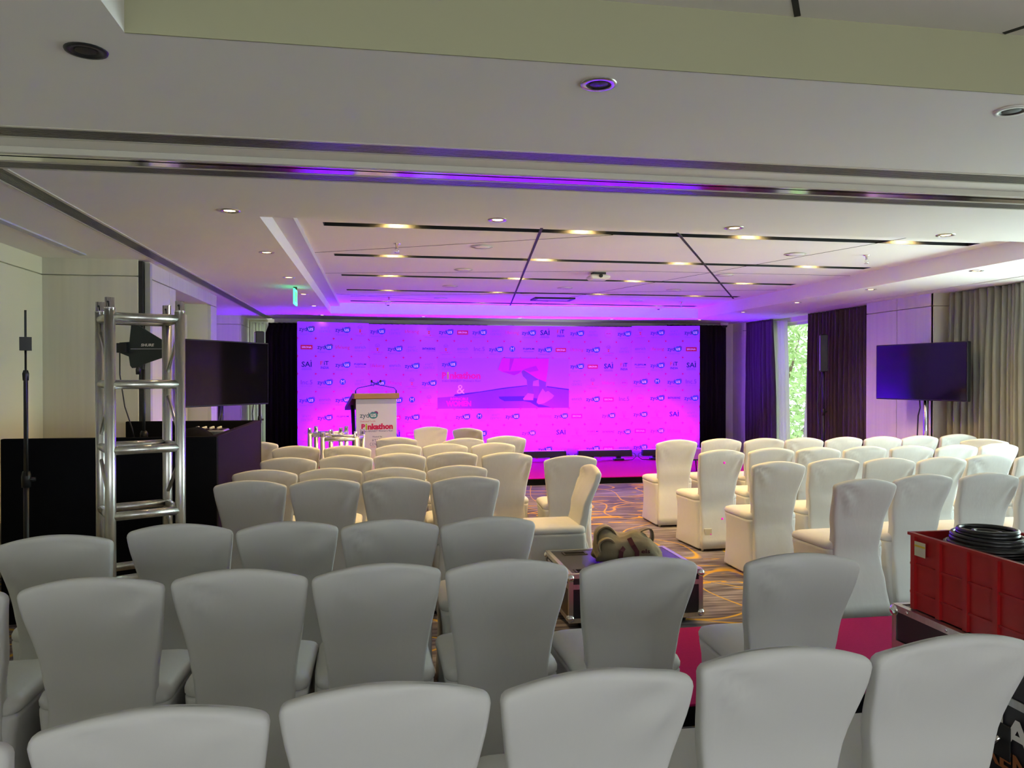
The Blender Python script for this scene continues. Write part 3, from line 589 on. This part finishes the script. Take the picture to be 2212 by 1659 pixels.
# ------------------------------------------------------------------ chairs
YR = [(0, .0), (.2, .045), (.42, .10), (.6, .078), (.88, .0)]
HW = [(0, .200), (.25, .183), (.42, .171), (.50, .173), (.60, .186), (.70, .203), (.80, .219), (.86, .226), (.9, .227)]
TH = [(0, .07), (.42, .075), (.6, .055), (.9, .045)]
def chair_meshes(v):
    rnd = random.Random(v*11+3)
    # back cover
    rings = []
    zs = [.025, .10, .18, .26, .34, .40, .44, .48, .52, .56, .60, .64, .68, .72, .76, .79, .82, .845, .862, .872, .878, .881, .882]
    ins = [0]*18+[.0, .002, .006, .012, .019]
    folds = [(rnd.choice((-1, 1)), rnd.uniform(.86, .90), rnd.uniform(8, 13), rnd.uniform(0, 6), rnd.uniform(.004, .008)) for _ in range(2)]
    sag = rnd.uniform(-.006, .006)
    for z, k in zip(zs, ins):
        w_ = lerp(z, HW)-k; y0 = smooth_tab(z, YR); th_ = smooth_tab(z, TH)
        k2 = min(k, th_/2-.004)
        ring = rr(w_, y0+k2, y0+th_-k2, max(.002, min(.013, th_/2-k2-.001)), z, 3)
        dense = []
        for a, b_ in zip(ring, ring[1:]+ring[:1]):
            dense.append(a)
            if abs(a[0]-b_[0]) > .15:
                for q_ in range(1, 18): dense.append(tuple(a[i]+(b_[i]-a[i])*q_/18 for i in range(3)))
        out = []
        for x, y_, zz in dense:
            f = max(0, (z-.5)/.38)**2; e_ = 1-(x/.23)**2
            d = 0
            for sd, zc, fr, ph, am in folds:
                dx, dz = x-sd*.225, z-zc; rad = math.hypot(dx, dz); an = math.atan2(dz, dx*sd)
                d += am*math.sin(fr*an+ph)*math.exp(-((rad-.11)/.09)**2)*min(1, (.225-abs(x))/.03 if abs(x) < .225 else 0)
            out.append((x, y_-.012*f*e_+d, zz+(.040*f*e_)+sag*f*(x/.22)))
        rings.append(out)
    back = MB().loft(rings, 0, True, True)
    # skirt
    rings = []
    for z, wv, ya, yb in ((.02, .212, .05, .545), (.03, .214, .048, .55), (.15, .205, .07, .54), (.28, .202, .09, .535), (.38, .205, .105, .535), (.43, .212, .11, .54), (.448, .213, .112, .541), (.449, .15, .16, .48)):
        rings.append(rr(wv, ya, yb, .035, z, 4))
    skirt = MB().loft(rings, 0, True, True)
    rings = []
    for z, wv, ya, yb, r_ in ((.449, .210, .114, .538, .045), (.458, .218, .11, .546, .05), (.475, .219, .11, .547, .05), (.492, .212, .115, .54, .05), (.503, .19, .13, .518, .05), (.510, .14, .17, .47, .05), (.513, .06, .25, .39, .04)):
        rings.append(rr(wv, ya, yb, r_, z, 4))
    seat = MB().loft(rings, 0, True, True)
    foot = MB().lathe([(.014, 0), (.014, .05)], n=8)
    return back.mesh('backrest', ['cover']), seat.mesh('seat', ['cover']), skirt.mesh('skirt', ['cover']), foot.mesh('foot', ['alu'])
CM = [chair_meshes(v) for v in range(4)]
CN = [0]
def chair(x, y, ang, label, group, v=None, z=0):
    v = CN[0] % 4 if v is None else v; CN[0] += 1
    th = thing('banquet_chair', label, 'chair', (x, y, z), R(ang), group)
    bk, st, sk, ft = CM[v]
    link('backrest', bk, th); link('seat', st, th); link('skirt', sk, th)
    for fx, fy in ((-.18, .04), (.18, .04), (-.18, .5), (.18, .5)): link('foot', ft, th, (fx, fy, 0))
    return th
rows = [
 ('front row', 'left block front row', [(-.91, 1.60, 1), (-.445, 1.65, 1), (.02, 1.70, 0), (.495, 1.70, 2), (.985, 1.76, 0), (1.452, 1.77, 1)]),
 ('second row', 'left block second row', [(-1.40, 2.74, 1), (-.93, 2.77, -1), (-.465, 2.80, -1), (.0, 2.80, 2), (.465, 2.79, 1), (.95, 2.75, 2), (1.57, 2.70, -2)]),
 ('third row', 'left block third row', [(-1.33, 3.54, 1), (-.875, 3.72, -1), (-.405, 3.70, 1), (.06, 3.67, 2), (.515, 3.66, 0)]),
 ('fourth row', 'left block fourth row', [(-.80, 5.21, -1), (-.336, 5.22, 0), (.124, 5.22, 0), (.582, 5.19, 0)]),
 ('fifth row', 'left block fifth row', [(-.79, 5.80, -1), (-.335, 5.83, 0), (.128, 5.80, 0), (.59, 5.85, 0)]),
 ('sixth row', 'left block sixth row', [(-.72, 6.66, 0), (-.262, 6.79, 0), (.193, 6.87, 0), (.65, 6.90, 0), (1.12, 6.78, 0)]),
 ('seventh row', 'left block seventh row', [(-.77, 7.78, -2), (-.285, 7.72, -2), (.205, 7.78, 1), (.665, 7.80, 1), (1.15, 7.82, 1)]),
 ('eighth row', 'left block eighth row', [(.21, 8.72, 0), (.92, 8.46, 3), (1.43, 8.70, 2)]),
]
for nm, gp, cs in rows:
    for k, (x, y, a) in enumerate(cs):
        chair(x, y, a, 'white-covered banquet chair, %s from left in the %s of the left block' % (ORD[k], nm), gp)
chair(-1.23, 8.36, -3, 'white-covered banquet chair half hidden behind the black booth corner', 'strays')
rrows = [
 ('nearest', [(3.12, 4.62, 3), (3.66, 4.78, 2), (4.16, 4.77, 0), (4.66, 4.80, 0)]),
 ('second', [(3.10, 5.70, 1), (3.66, 5.84, 1), (4.13, 5.80, -1), (4.61, 5.80, 1), (5.14, 5.90, 2), (5.64, 5.92, 1)]),
 ('third', [(3.09, 6.71, 4), (3.62, 6.80, -1), (4.10, 6.80, 1), (4.60, 6.83, 1), (5.09, 6.82, -1), (5.58, 6.82, 1), (6.10, 6.88, 4)]),
 ('farthest', [(3.11, 7.86, -1), (3.64, 7.92, 0), (4.12, 7.90, -2), (4.59, 7.90, 0), (5.07, 7.91, 2), (5.55, 7.92, 0), (6.03, 7.95, -1)]),
]
dots = None
for nm, cs in rrows:
    for k, (x, y, a) in enumerate(cs):
        lb = 'white-covered banquet chair, %s from the aisle in the %s row of the right block' % (ORD[k], nm)
        if nm == 'third' and k == 0: lb = 'white aisle chair with magenta specks of light and a label on its back'
        c_ = chair(x, y, a, lb, 'right block %s row' % nm)
        if nm == 'third' and k == 0: dots = c_
chair(6.62, 8.07, -2, 'brightly lit white chair at the far right end behind the last row', 'strays')
chair(6.38, 7.42, -42, 'turned white chair at the far right of the last rows', 'strays')
chair(1.60, 6.42, -3, 'white-covered aisle chair turned to the stage behind the sideways chair', 'strays', 1)
chair(1.60, 5.72, 90, 'cream-lit white chair turned sideways in the aisle, facing left', 'strays', 2)
chair(.70, 10.50, 172, 'tan-shaded white chair facing the audience in front of the stage', 'strays', 0)
chair(1.14, 10.15, -38, 'white-covered chair turned askew beside the chair facing the audience', 'strays', 3)
for x, z, r_ in ((.02, .80, .012), (.03, .28, .012), (.10, .36, .007), (-.10, .15, .012)):
    MB().lathe([(r_, 0), (r_*.7, .004), (.001, .004)], n=8, M4=Matrix.Translation((x, smooth_tab(z, YR)-.012*max(0, (z-.5)/.38)**2, z)) @ Matrix.Rotation(R(90), 4, 'X')).build('light_speck', 'dot', dots)
MB().box((-.16, smooth_tab(.15, YR)-.004, .08), (-.09, smooth_tab(.15, YR)+.012, .2)).build('paper_label', 'sticker', dots)

# ------------------------------------------------------------------ trusses
def truss(label, P4, h, rungs, dz):
    P4 = [Vector((*p, 0)) for p in P4]; ctr = sum(P4, Vector())/4
    th = thing('truss', label, 'truss', ctr)
    for i, p in enumerate(P4):
        a = p-ctr
        MB().tube([(a.x, a.y, .0), (a.x, a.y, h-.06)], .027, 14).build('chord', 'alu', th)
        sp = MB().lathe([(.0275, h-.06), (.0275, h-.05), (.024, h-.05), (.024, h)], (a.x, a.y, 0), 14).build('spigot', 'chrome', th)
        MB().lathe([(.006, 0), (.006, .003)], n=8, M4=Matrix.Translation((a.x, a.y-.0235, h-.025)) @ Matrix.Rotation(R(90), 4, 'X')).build('pin_hole', 'black', sp)
    for i in range(4):
        a, b_ = P4[i]-ctr, P4[(i+1) % 4]-ctr
        for z in rungs: MB().tube([(a.x, a.y, z), (b_.x, b_.y, z)], .024 if i % 2 == 0 else .022, 12).build('rung', 'alu', th)
        if i % 2:
            for k, (z0, z1) in enumerate(zip(rungs, rungs[1:])):
                s, e = (a, b_) if k % 2 else (b_, a); MB().tube([(s.x, s.y, z0+.06), (e.x, e.y, z1-.06)], .011, 8).build('brace', 'alu', th)
    return th
truss('tall aluminium box truss standing in front of the black booth', [(-1.39, 4.45), (-1.08, 4.62), (-1.22, 4.91), (-1.53, 4.74)], 2.0, [.06, .50, .84, 1.19, 1.54, 1.90], 0)
truss('short aluminium truss before the lectern, nearer of the pair', [(-.56, 8.40), (-.22, 8.42), (-.16, 8.74), (-.50, 8.78)], 1.01, [.06, .49, .93], 0)
truss('short aluminium truss before the lectern, farther of the pair', [(-.73, 8.90), (-.40, 8.92), (-.35, 9.2), (-.69, 9.24)], 1.02, [.06, .50, .94], 0)

# ------------------------------------------------------------------ control booth
BXL, BXR, BY0, BY1, BH = -2.36, -1.05, 5.47, 7.5, 1.185
th = thing('control_booth', 'black felt-covered control booth with purple-dark side beside the left chairs', 'booth', ((BXL+BXR)/2, (BY0+BY1)/2, 0))
a, b_ = (BXR-BXL)/2, (BY1-BY0)/2
MB().cbox((-a, -b_, 0), (a, -b_+.05, BH), .004).build('front_panel', 'velvet', th); MB().cbox((a-.05, -b_+.05, 0), (a, b_-.05, BH), .004).build('side_panel', 'boothside', th)
MB().cbox((-a+.16, b_-.05, 0), (a, b_, BH), .004).build('back_panel', 'velvet', th)
MB().box((-a+.17, -b_+.05, .98), (a-.05, b_-.05, 1.02)).build('table_top', 'velvet', th)
def onbooth(name, label, cat, x, y): return thing(name, label, cat, (x, y, 1.02))
th = onbooth('tape_roll', 'cream roll of tape on the booth table', 'tape', -1.52, 6.1); MB().lathe([(.07, 0), (.075, .01), (.075, .10), (.07, .11), (.045, .11), (.045, 0)], n=20, cap=False).build('roll', 'sticker', th); MB().lathe([(.044, .002), (.044, .108)], n=16, cap=False).build('core', 'white', th)
th = onbooth('jacket', 'crumpled black jacket on the booth table', 'jacket', -1.42, 6.45)
bb = MB(); rn = random.Random(4); bb.loft([[((.16*s+rn.uniform(-.015, .015))*math.cos(2*math.pi*k/12)*1.1, (.2*s+rn.uniform(-.02, .02))*math.sin(2*math.pi*k/12), z+rn.uniform(-.008, .008)*(z > 0)) for k in range(12)] for z, s in ((0, 1), (.06, 1.02), (.11, .8), (.15, .5), (.165, .2))], 0, True, True); bb.build('body', 'velvet', th); MB().tube([(-.1, .1, .12), (-.2, .12, .05), (-.24, -.02, .03)], .035, 8).build('sleeve', 'velvet', th)
th = onbooth('mixer', 'small silver audio mixer on the booth table', 'mixer', -1.40, 6.95); MB().cbox((-.15, -.13, 0), (.15, .13, .12), .01).build('body', 'alu', th); MB().box((-.13, -.11, .12), (.13, .11, .124)).build('panel', 'boothside', th)
for i in range(4):
    for j in range(3): MB().lathe([(.01, 0), (.008, .02)], (-.09+.06*i, -.07+.06*j, .124), 8).build('knob', 'white', th)
tag(MB().tube([(-1.2, 7.2, 1.03), (-1.2, 7.05, 1.14), (-1.18, 6.9, 1.15), (-1.18, 6.7, 1.06), (-1.2, 6.5, 1.03)], .006, 6).build('signal_cable', 'sticker'), 'pale cable looping over the booth table, nearer the mixer', 'cable')
tag(MB().tube([(-1.14, 7.25, 1.03), (-1.14, 7.1, 1.16), (-1.13, 6.95, 1.15), (-1.12, 6.75, 1.04), (-1.13, 6.6, 1.03)], .006, 6).build('signal_cable', 'sticker'), 'pale cable looping along the purple booth side panel', 'cable')

# antennas on stands
def stand(th, h, spread=.32, r=.012):
    MB().tube([(0, 0, .3), (0, 0, h*.62)], r*1.25, 10).build('lower_pole', 'plastic', th); MB().tube([(0, 0, h*.6), (0, 0, h)], r, 10).build('upper_pole', 'plastic', th)
    MB().lathe([(.024, h*.6), (.026, h*.64), (.02, h*.66)], n=12).build('collar', 'plastic', th); MB().tube([(0, 0, h*.63), (.05, 0, h*.63)], .012, 8).build('clamp_knob', 'rubber', th)
    MB().lathe([(.026, .42), (.028, .48), (.02, .5)], n=12).build('leg_hub', 'plastic', th)
    for k in range(3):
        an = R(90+120*k); MB().tube([(.02*math.cos(an), .02*math.sin(an), .46), (spread*math.cos(an), spread*math.sin(an), .015)], .011, 8).build('leg', 'plastic', th)
def paddle(th, z, rz, logo):
    P = [(-.19, .05), (-.11, .055), (-.095, .19), (-.075, .205), (.15, .07), (.165, .05), (.165, -.055), (.15, -.07), (-.0, -.12), (-.03, -.145), (-.09, -.15), (-.105, -.13), (-.115, -.06), (-.19, -.03)]
    Mx = Matrix.Translation((0, 0, z)) @ Matrix.Rotation(rz, 4, 'Z')
    o = MB().prism(P, -.006, .006, M4=Mx).build('paddle', M['antenna'], th)
    MB().box((-.2, -.03, -.03), (-.12, .03, .045), M4=Mx).build('amplifier_box', 'plastic', th)
    MB().box((-.1, -.0075, -.002), (.16, -.006, .002), M4=Mx).build('seam', 'band', o)
    if logo:
        t_ = MB(); put(t_, 'SHURE', .035, .03, .105, 0, -.0072, .03, .022, shear=.15); t_.v = [tuple(Mx @ Vector(v)) for v in t_.v]; t_.build('lettering', 'white', o)
    MB().lathe([(.016, z-.2), (.018, z-.16), (.012, z-.14)], (Mx.to_3x3() @ Vector((-.045, 0, 0))).to_tuple(), 10).build('mount', 'plastic', th)
    e = Mx @ Vector((-.19, 0, -.03)); MB().tube([tuple(e), (e.x, e.y, z-.2), (e.x*.8, e.y*.8, z-.45), (e.x*.5, e.y*.5, z-.62), (e.x*.35, e.y*.3, z-.75)], .005, 6).build('cable', 'rubber', th)
M['antenna'] = mat('dark_antenna_board', (.02, .027, .027), .5)
th = thing('antenna_stand', 'dark paddle antenna with white lettering on a stand inside the booth', 'antenna', (-1.80, 6.55, 1.02)); MB().lathe([(.09, 0), (.09, .012), (.02, .03)], n=18).build('base', 'plastic', th); MB().tube([(0, 0, .02), (0, 0, .62)], .011, 10).build('pole', 'plastic', th); MB().lathe([(.028, .05), (.03, .12), (.02, .14)], n=12).build('collar', 'plastic', th); paddle(th, .78, R(-12), True)
th = thing('antenna_stand', 'paddle antenna seen edge-on on a stand at the far left', 'antenna', (-2.02, 5.0, 0)); stand(th, 1.56, .2); paddle(th, 1.76, R(112), False)

# ------------------------------------------------------------------ screens and loudspeakers
def tv(label, x, y, nx, ny, zc, pole, W=.615):
    th = thing('television', label, 'television', (x, y, 0), math.atan2(ny, nx)+R(90))    # local -y is the screen side
    MB().cbox((-W, -.02, zc-.355), (W, .035, zc+.355), .006).build('housing', 'plastic', th)
    MB().box((-W+.012, -.0225, zc-.34), (W-.012, -.02, zc+.343)).build('screen', 'screen', th)
    MB().cbox((-.2, .035, zc-.2), (.2, .07, zc+.2), .005).build('bracket', 'plastic', th)
    MB().tube([(0, .10, .03), (0, .10, zc+.1)], .03, 14).build('pole', pole, th)
    MB().lathe([(.15, 0), (.15, .02), (.05, .035)], (0, .1, 0), 20).build('base', 'plastic', th)
    MB().tube([(-.05, .05, zc-.35), (-.05, .06, zc-.45), (-.08, .06, zc-.55), (-.1, .07, zc-.8), (-.09, .08, zc-1.0), (-.12, .1, .035)], .008, 6).build('cable', 'rubber', th)
tv('large black television on a chrome pole before the purple-lit panel', 6.66, 8.80, -.981, -.194, 1.645, 'chrome', .675)
tv('large black television on a stand behind the black booth', -1.62, 9.03, .818, -.575, 1.62, 'plastic')
def col_speaker(label, x, y, z0, z1, rz):
    th = thing('column_speaker', label, 'loudspeaker', (x, y, 0), rz)
    stand(th, z0+.02, .4, .016)
    MB().cbox((-.055, -.06, z0), (.055, .07, z1), .012).build('cabinet', 'plastic', th); MB().box((-.048, -.063, z0+.02), (.048, -.06, z1-.02)).build('grille', 'black', th)
    MB().box((-.0565, -.04, z0+.02), (-.055, .05, z1-.02)).build('side_trim', 'band', th)
    MB().tube([(0, .08, z0+.05), (-.02, .10, z0-.1), (-.08, .08, z0-.5), (-.05, .06, .8), (.0, .05, .4)], .006, 6).build('cable', 'rubber', th)
col_speaker('slim black column loudspeaker on a stand before the plum curtain', 6.62, 10.88, 1.66, 2.22, R(-25))
col_speaker('slim black column loudspeaker behind the left television', -1.525, 10.75, 1.60, 2.18, R(18))

# ------------------------------------------------------------------ flight cases, bag, crate, cables
def flight_case(label, x0, x1, y0, y1, h, lift, text=None, lid=None):
    th = thing('flight_case', label, 'flight case', ((x0+x1)/2, (y0+y1)/2, 0)); a, b_ = (x1-x0)/2, (y1-y0)/2
    MB().box((-a+.004, -b_+.004, lift), (a-.004, b_-.004, h-.003)).build('body', 'casewood', th)
    e = .028
    for sx in (-1, 1):
        for sy in (-1, 1):
            MB().box((min(sx*a, sx*(a-e)), min(sy*b_, sy*(b_-e)), lift), (max(sx*a, sx*(a-e)), max(sy*b_, sy*(b_-e)), h)).build('edge_extrusion', 'alu', th)
            for z in (lift, h):
                MB().sphere((sx*(a-.012), sy*(b_-.012), z+(.026 if z == lift else -.026)), .027).build('ball_corner', 'chrome', th)
    for z in (lift, h-e):
        for s in (-1, 1):
            MB().box((-a+e, min(s*b_, s*(b_-e)), z), (a-e, max(s*b_, s*(b_-e)), z+e)).build('edge_extrusion', 'alu', th)
            MB().box((min(s*a, s*(a-e)), -b_+e, z), (max(s*a, s*(a-e)), b_-e, z+e)).build('edge_extrusion', 'alu', th)
    zl = lid or h-.10
    for s in (-1, 1):
        MB().box((min(s*a, s*(a+.003)), -b_+e, zl), (max(s*a, s*(a+.003)), b_-e, zl+.03)).build('lid_valance', 'alu', th)
        MB().box((-a+e, min(s*b_, s*(b_+.003)), zl), (a-e, max(s*b_, s*(b_+.003)), zl+.03)).build('lid_valance', 'alu', th)
    # rivets along the left face edge
    for k in range(5):
        MB().lathe([(.007, 0), (.005, .003)], n=8, M4=Matrix.Translation((-a-.001, -b_+.1+k*(2*b_-.2)/4, h-.014)) @ Matrix.Rotation(R(-90), 4, 'Y')).build('rivet', 'chrome', th)
    # butterfly latch and recessed handle dishes on the left face
    for yy in (-b_*.45, b_*.55):
        o = MB().cbox((-a-.006, yy-.055, zl-.075), (-a, yy+.055, zl+.06), .004).build('latch_dish', 'chrome', th)
        MB().cbox((-a-.010, yy-.038, zl-.055), (-a-.006, yy+.038, zl+.04), .003).build('latch_recess', 'black', o); MB().cbox((-a-.022, yy-.02, zl-.02), (-a-.010, yy+.02, zl+.03), .004).build('butterfly', 'chrome', o)
    if h-lift > .3:
        o = MB().cbox((-a-.005, -.09, zl-.20), (-a, .09, zl-.075), .004).build('handle_dish', 'black', th); MB().tube([(-a-.02, -.06, zl-.12), (-a-.03, -.04, zl-.15), (-a-.03, .04, zl-.15), (-a-.02, .06, zl-.12)], .009, 8).build('handle_bar', 'chrome', o)
    for sx in (-1, 1):
        for sy in (-1, 1):
            MB().lathe([(lift*.45, -.016), (lift*.47, 0), (lift*.45, .016)], n=14, M4=Matrix.Translation((sx*(a-.1), sy*(b_-.1), lift*.47)) @ Matrix.Rotation(R(90), 4, 'Y')).box((sx*(a-.1)-.02, sy*(b_-.1)-.03, lift*.5), (sx*(a-.1)+.02, sy*(b_-.1)+.03, lift)).build('caster', 'rubber', th)
    return th
c1 = flight_case('black flight case with aluminium edges in the aisle, bag on top', 1.17, 2.05, 4.74, 5.44, .355, .05, lid=.26)
for yy, xx in ((-.27, -.30), (.22, -.26)):
    o = MB().cbox((xx-.085, yy-.045, .3525), (xx+.085, yy+.045, .357), .003).build('recess_frame', 'plastic', c1); MB().box((xx-.07, yy-.032, .3572), (xx+.07, yy+.032, .3576)).build('recess', 'velvet', o)
c2 = flight_case('black flight case carrying the red crate at the lower right', 2.20, 2.80, 1.95, 3.08, .60, .09, lid=.42)
b = MB(); put(b, 'MAXA', 0, 0, .5, 0, 0, .03, .1); me = b.mesh('lettering', ['white']); o = link('lettering', me, c2, (-.302, -.18, .33), R(-90))
b = MB(); put(b, 'RENTAL', 0, 0, .42, 0, 0, .03, .07); o = link('lettering', b.mesh('lettering', [mat('orange_print', (.32, .10, .03), .7)]), c2, (-.3018, -.18, .22), R(-90))
# crate
CX0, CX1, CY0, CY1, CZ, CH = 2.235, 2.68, 2.36, 3.0, .603, .32
cr = thing('crate', 'open red plastic crate with ribbed sides on the right flight case', 'crate', ((CX0+CX1)/2, (CY0+CY1)/2, CZ)); a, b_ = (CX1-CX0)/2, (CY1-CY0)/2
MB().box((-a, -b_, .006), (-a+.006, b_, CH)).build('side_wall', 'red', cr); MB().box((a-.006, -b_, .006), (a, b_, CH)).build('side_wall', 'red', cr)
MB().box((-a+.006, -b_, .006), (a-.006, -b_+.006, CH)).build('end_wall', 'red', cr); MB().box((-a+.006, b_-.006, .006), (a-.006, b_, CH)).build('end_wall', 'red', cr)
MB().box((-a, -b_, 0), (a, b_, .006)).build('bottom', 'red', cr)
rim = MB().box((-a-.012, -b_-.012, CH-.012), (-a+.008, b_+.012, CH)).box((a-.008, -b_-.012, CH-.012), (a+.012, b_+.012, CH)).box((-a+.008, -b_-.012, CH-.012), (a-.008, -b_+.008, CH)).box((-a+.008, b_-.008, CH-.012), (a-.008, b_+.012, CH)); rim.build('rim', 'red', cr)
for s in (-1, 1):
    xo = s*a
    for k in range(5):
        yy = -b_+.02+k*(2*b_-.04)/4; MB().box((min(xo, xo+s*.012), yy-.012, .0), (max(xo, xo+s*.012), yy+.012, CH-.012)).build('rib', 'red', cr)
    for z in (.07, .19): MB().box((min(xo, xo+s*.008), -b_, z-.005), (max(xo, xo+s*.008), b_, z+.005)).build('rib', 'red', cr)
    for k in range(4):
        xx = -a+.02+k*(2*a-.04)/3; yo = s*b_; MB().box((xx-.012, min(yo, yo+s*.012), 0), (xx+.012, max(yo, yo+s*.012), CH-.012)).build('rib', 'red', cr)
MB().box((-a-.0135, b_-.10, .23), (-a-.012, b_-.035, .29)).build('sticker', 'sticker', cr); MB().box((-a-.0142, b_-.10, .268), (-a-.0136, b_-.035, .276)).build('sticker_band', 'yellow', cr)
cc = thing('cable_coil', 'thick coil of black cable lying in the red crate', 'cable', (2.42, 2.795, CZ+.006)); rn = random.Random(9)
b = MB()
for k in range(30):
    r0 = .158-.02*((k*5) % 3)*.5+rn.uniform(-.004, .004); z = .012+.0118*k; tx, ty = rn.uniform(-.03, .03), rn.uniform(-.03, .03)
    r0 *= 1-.42*max(0, (k-18)/12)**2
    b.tube([(r0*1.02*math.cos(2*math.pi*j/28), r0*1.1*math.sin(2*math.pi*j/28), max(.011, z+r0*(tx*math.cos(2*math.pi*j/28)+ty*math.sin(2*math.pi*j/28)))) for j in range(29)], .0105, 7, cap=False)
for k in range(8): b.tube([((.13-.012*k)*math.cos(2*math.pi*j/24), (.14-.012*k)*math.sin(2*math.pi*j/24), .30+.006*k) for j in range(25)], .0105, 7, cap=False)
b.build('coil', 'rubber', cc); MB().tube([(.1, -.1, .28), (.14, -.17, .26), (.16, -.26, .17), (.12, -.33, .02)], .010, 8).build('loose_end', 'rubber', cc)
# canvas bag slumped on the flight case
bg = thing('canvas_bag', 'slumped khaki canvas bag with maroon straps on the aisle flight case', 'bag', (1.645, 5.06, .359), R(-4)); rn = random.Random(12)
secs = [(-.215, .09, .10), (-.205, .115, .16), (-.18, .13, .20), (-.14, .135, .205), (-.10, .135, .185), (-.06, .135, .165), (-.02, .135, .17), (.02, .135, .18), (.06, .135, .185), (.10, .135, .18), (.135, .13, .155), (.17, .12, .115), (.20, .105, .075), (.225, .085, .035), (.235, .07, .01)]
rings = []
for i, (x, hy, hz) in enumerate(secs):
    ring = []
    for k in range(40):
        t_ = 2*math.pi*k/40; cs, sn = math.cos(t_), math.sin(t_)
        yy = hy*math.copysign(abs(cs)**.6, cs)*(1.0 if sn < 0 else 1-.35*sn); zz = hz/2+hz/2*math.copysign(abs(sn)**.7, sn)
        w_ = .010*math.sin(3*t_+i*1.1)+.008*abs(math.sin(5*t_-i*.9+math.sin(i)))+.006*math.sin(9*t_+i*1.9)
        ring.append((x+.012*math.sin(t_*3+i*.7), yy+w_*.8*cs, max(0.001, zz+w_*max(0, sn))))
    rings.append(ring)
MB().loft(rings, 0, True, True).build('body', 'canvas', bg)
def flap(c0, rx, rz, y0, y1, t, tilt):
    R_ = []
    for r_, yy in ((1.0, y0), (1.03, (y0+y1)/2), (1.0, y1), (1-t, y1), (.97-t, (y0+y1)/2), (1-t, y0)):
        R_.append([(c0[0]+rx*r_*math.cos(R(a_))+tilt*math.sin(R(a_)), yy+.008*math.sin(R(a_*3)), c0[1]+rz*r_*math.sin(R(a_))*(1+.06*math.sin(R(a_*2)))) for a_ in range(-25, 206, 11)])
    return MB().loft(R_+R_[:1], 0, False, True, closed=False)
flap((-.14, .13), .075, .105, -.06, .03, .10, -.02).build('folded_flap', 'canvas', bg)
flap((.115, .145), .06, .07, -.05, .03, .12, .015).build('folded_flap', 'canvas', bg)
flap((-.155, .10), .06, .07, -.135, -.09, .15, -.01).build('folded_flap', 'canvas', bg)
def strap(pts, wd):
    P = [Vector(p) for p in pts]; rings = []
    for i, p in enumerate(P):
        t_ = (P[min(i+1, len(P)-1)]-P[max(i-1, 0)]).normalized(); sd = t_.cross(Vector((0, -1, 0))).normalized()*wd
        n_ = Vector((0, .003, 0)); rings.append([p-sd-n_, p+sd-n_, p+sd+n_, p-sd+n_])
    return MB().loft(rings, 0, True)
strap([(-.07, -.15, .005), (-.078, -.157, .05), (-.072, -.155, .09), (-.05, -.14, .11)], .014).build('strap', 'maroon', bg)
strap([(.0, -.152, .005), (.03, -.158, .04), (.03, -.158, .085), (.005, -.148, .125), (-.01, -.11, .165)], .015).build('strap', 'maroon', bg)
b = MB(); put(b, 'els', .09, .085, .06, 0, -.152, .02, .028); b.build('lettering', 'maroon', bg)

# ------------------------------------------------------------------ outdoors seen through the tall window
struct(MB().box((8.5, -10, -3.6), (60, 60, -3.5)).build('ground', 'grass'))
def tree(label, x, y, h, rad, n, seed):
    th = thing('tree', label, 'tree', (x, y, -3.5), 0, 'trees outside the window'); rn = random.Random(seed)
    MB().tube([(0, 0, 0), (.1, .05, h*.35), (-.05, .1, h*.7), (0, 0, h*.9)], [.18, .15, .10, .04], 9).build('trunk', 'bark', th)
    for k in range(5):
        an = rn.uniform(0, 6.28); z = h*rn.uniform(.35, .7); MB().tube([(0, 0, z), (rad*.4*math.cos(an), rad*.4*math.sin(an), z+h*.08), (rad*.8*math.cos(an), rad*.8*math.sin(an), z+h*.18)], [.06, .04, .015], 6).build('branch', 'bark', th)
    vs, fs = [], []
    for i in range(n):
        while True:
            p = Vector((rn.uniform(-1, 1), rn.uniform(-1, 1), rn.uniform(-1, 1)))
            if p.length < 1 and p.length > .35: break
        cpt = Vector((p.x*rad, p.y*rad, h*.58+p.z*h*.45)); u = Vector((rn.gauss(0, 1), rn.gauss(0, 1), rn.gauss(0, .6))).normalized(); v_ = u.cross(Vector((rn.gauss(0, 1), rn.gauss(0, 1), rn.gauss(0, 1)))).normalized(); s = rn.uniform(.06, .14)
        k = len(vs); vs += [cpt-u*s, cpt-v_*s*.4, cpt+u*s, cpt+v_*s*.4]; fs.append((k, k+1, k+2, k+3))
    o = MB().add(vs, fs).build('foliage', 'leaf', th); o['kind'] = 'stuff'
tree('leafy green tree nearest the tall window', 9.9, 18.0, 7.5, 2.2, 5200, 1)
tree('leafy green tree behind the nearest window tree, to the left', 10.9, 24.0, 9, 3.0, 6000, 2)
tree('leafy green tree far behind the window on the right', 17.5, 26.0, 9, 3.2, 6000, 3)
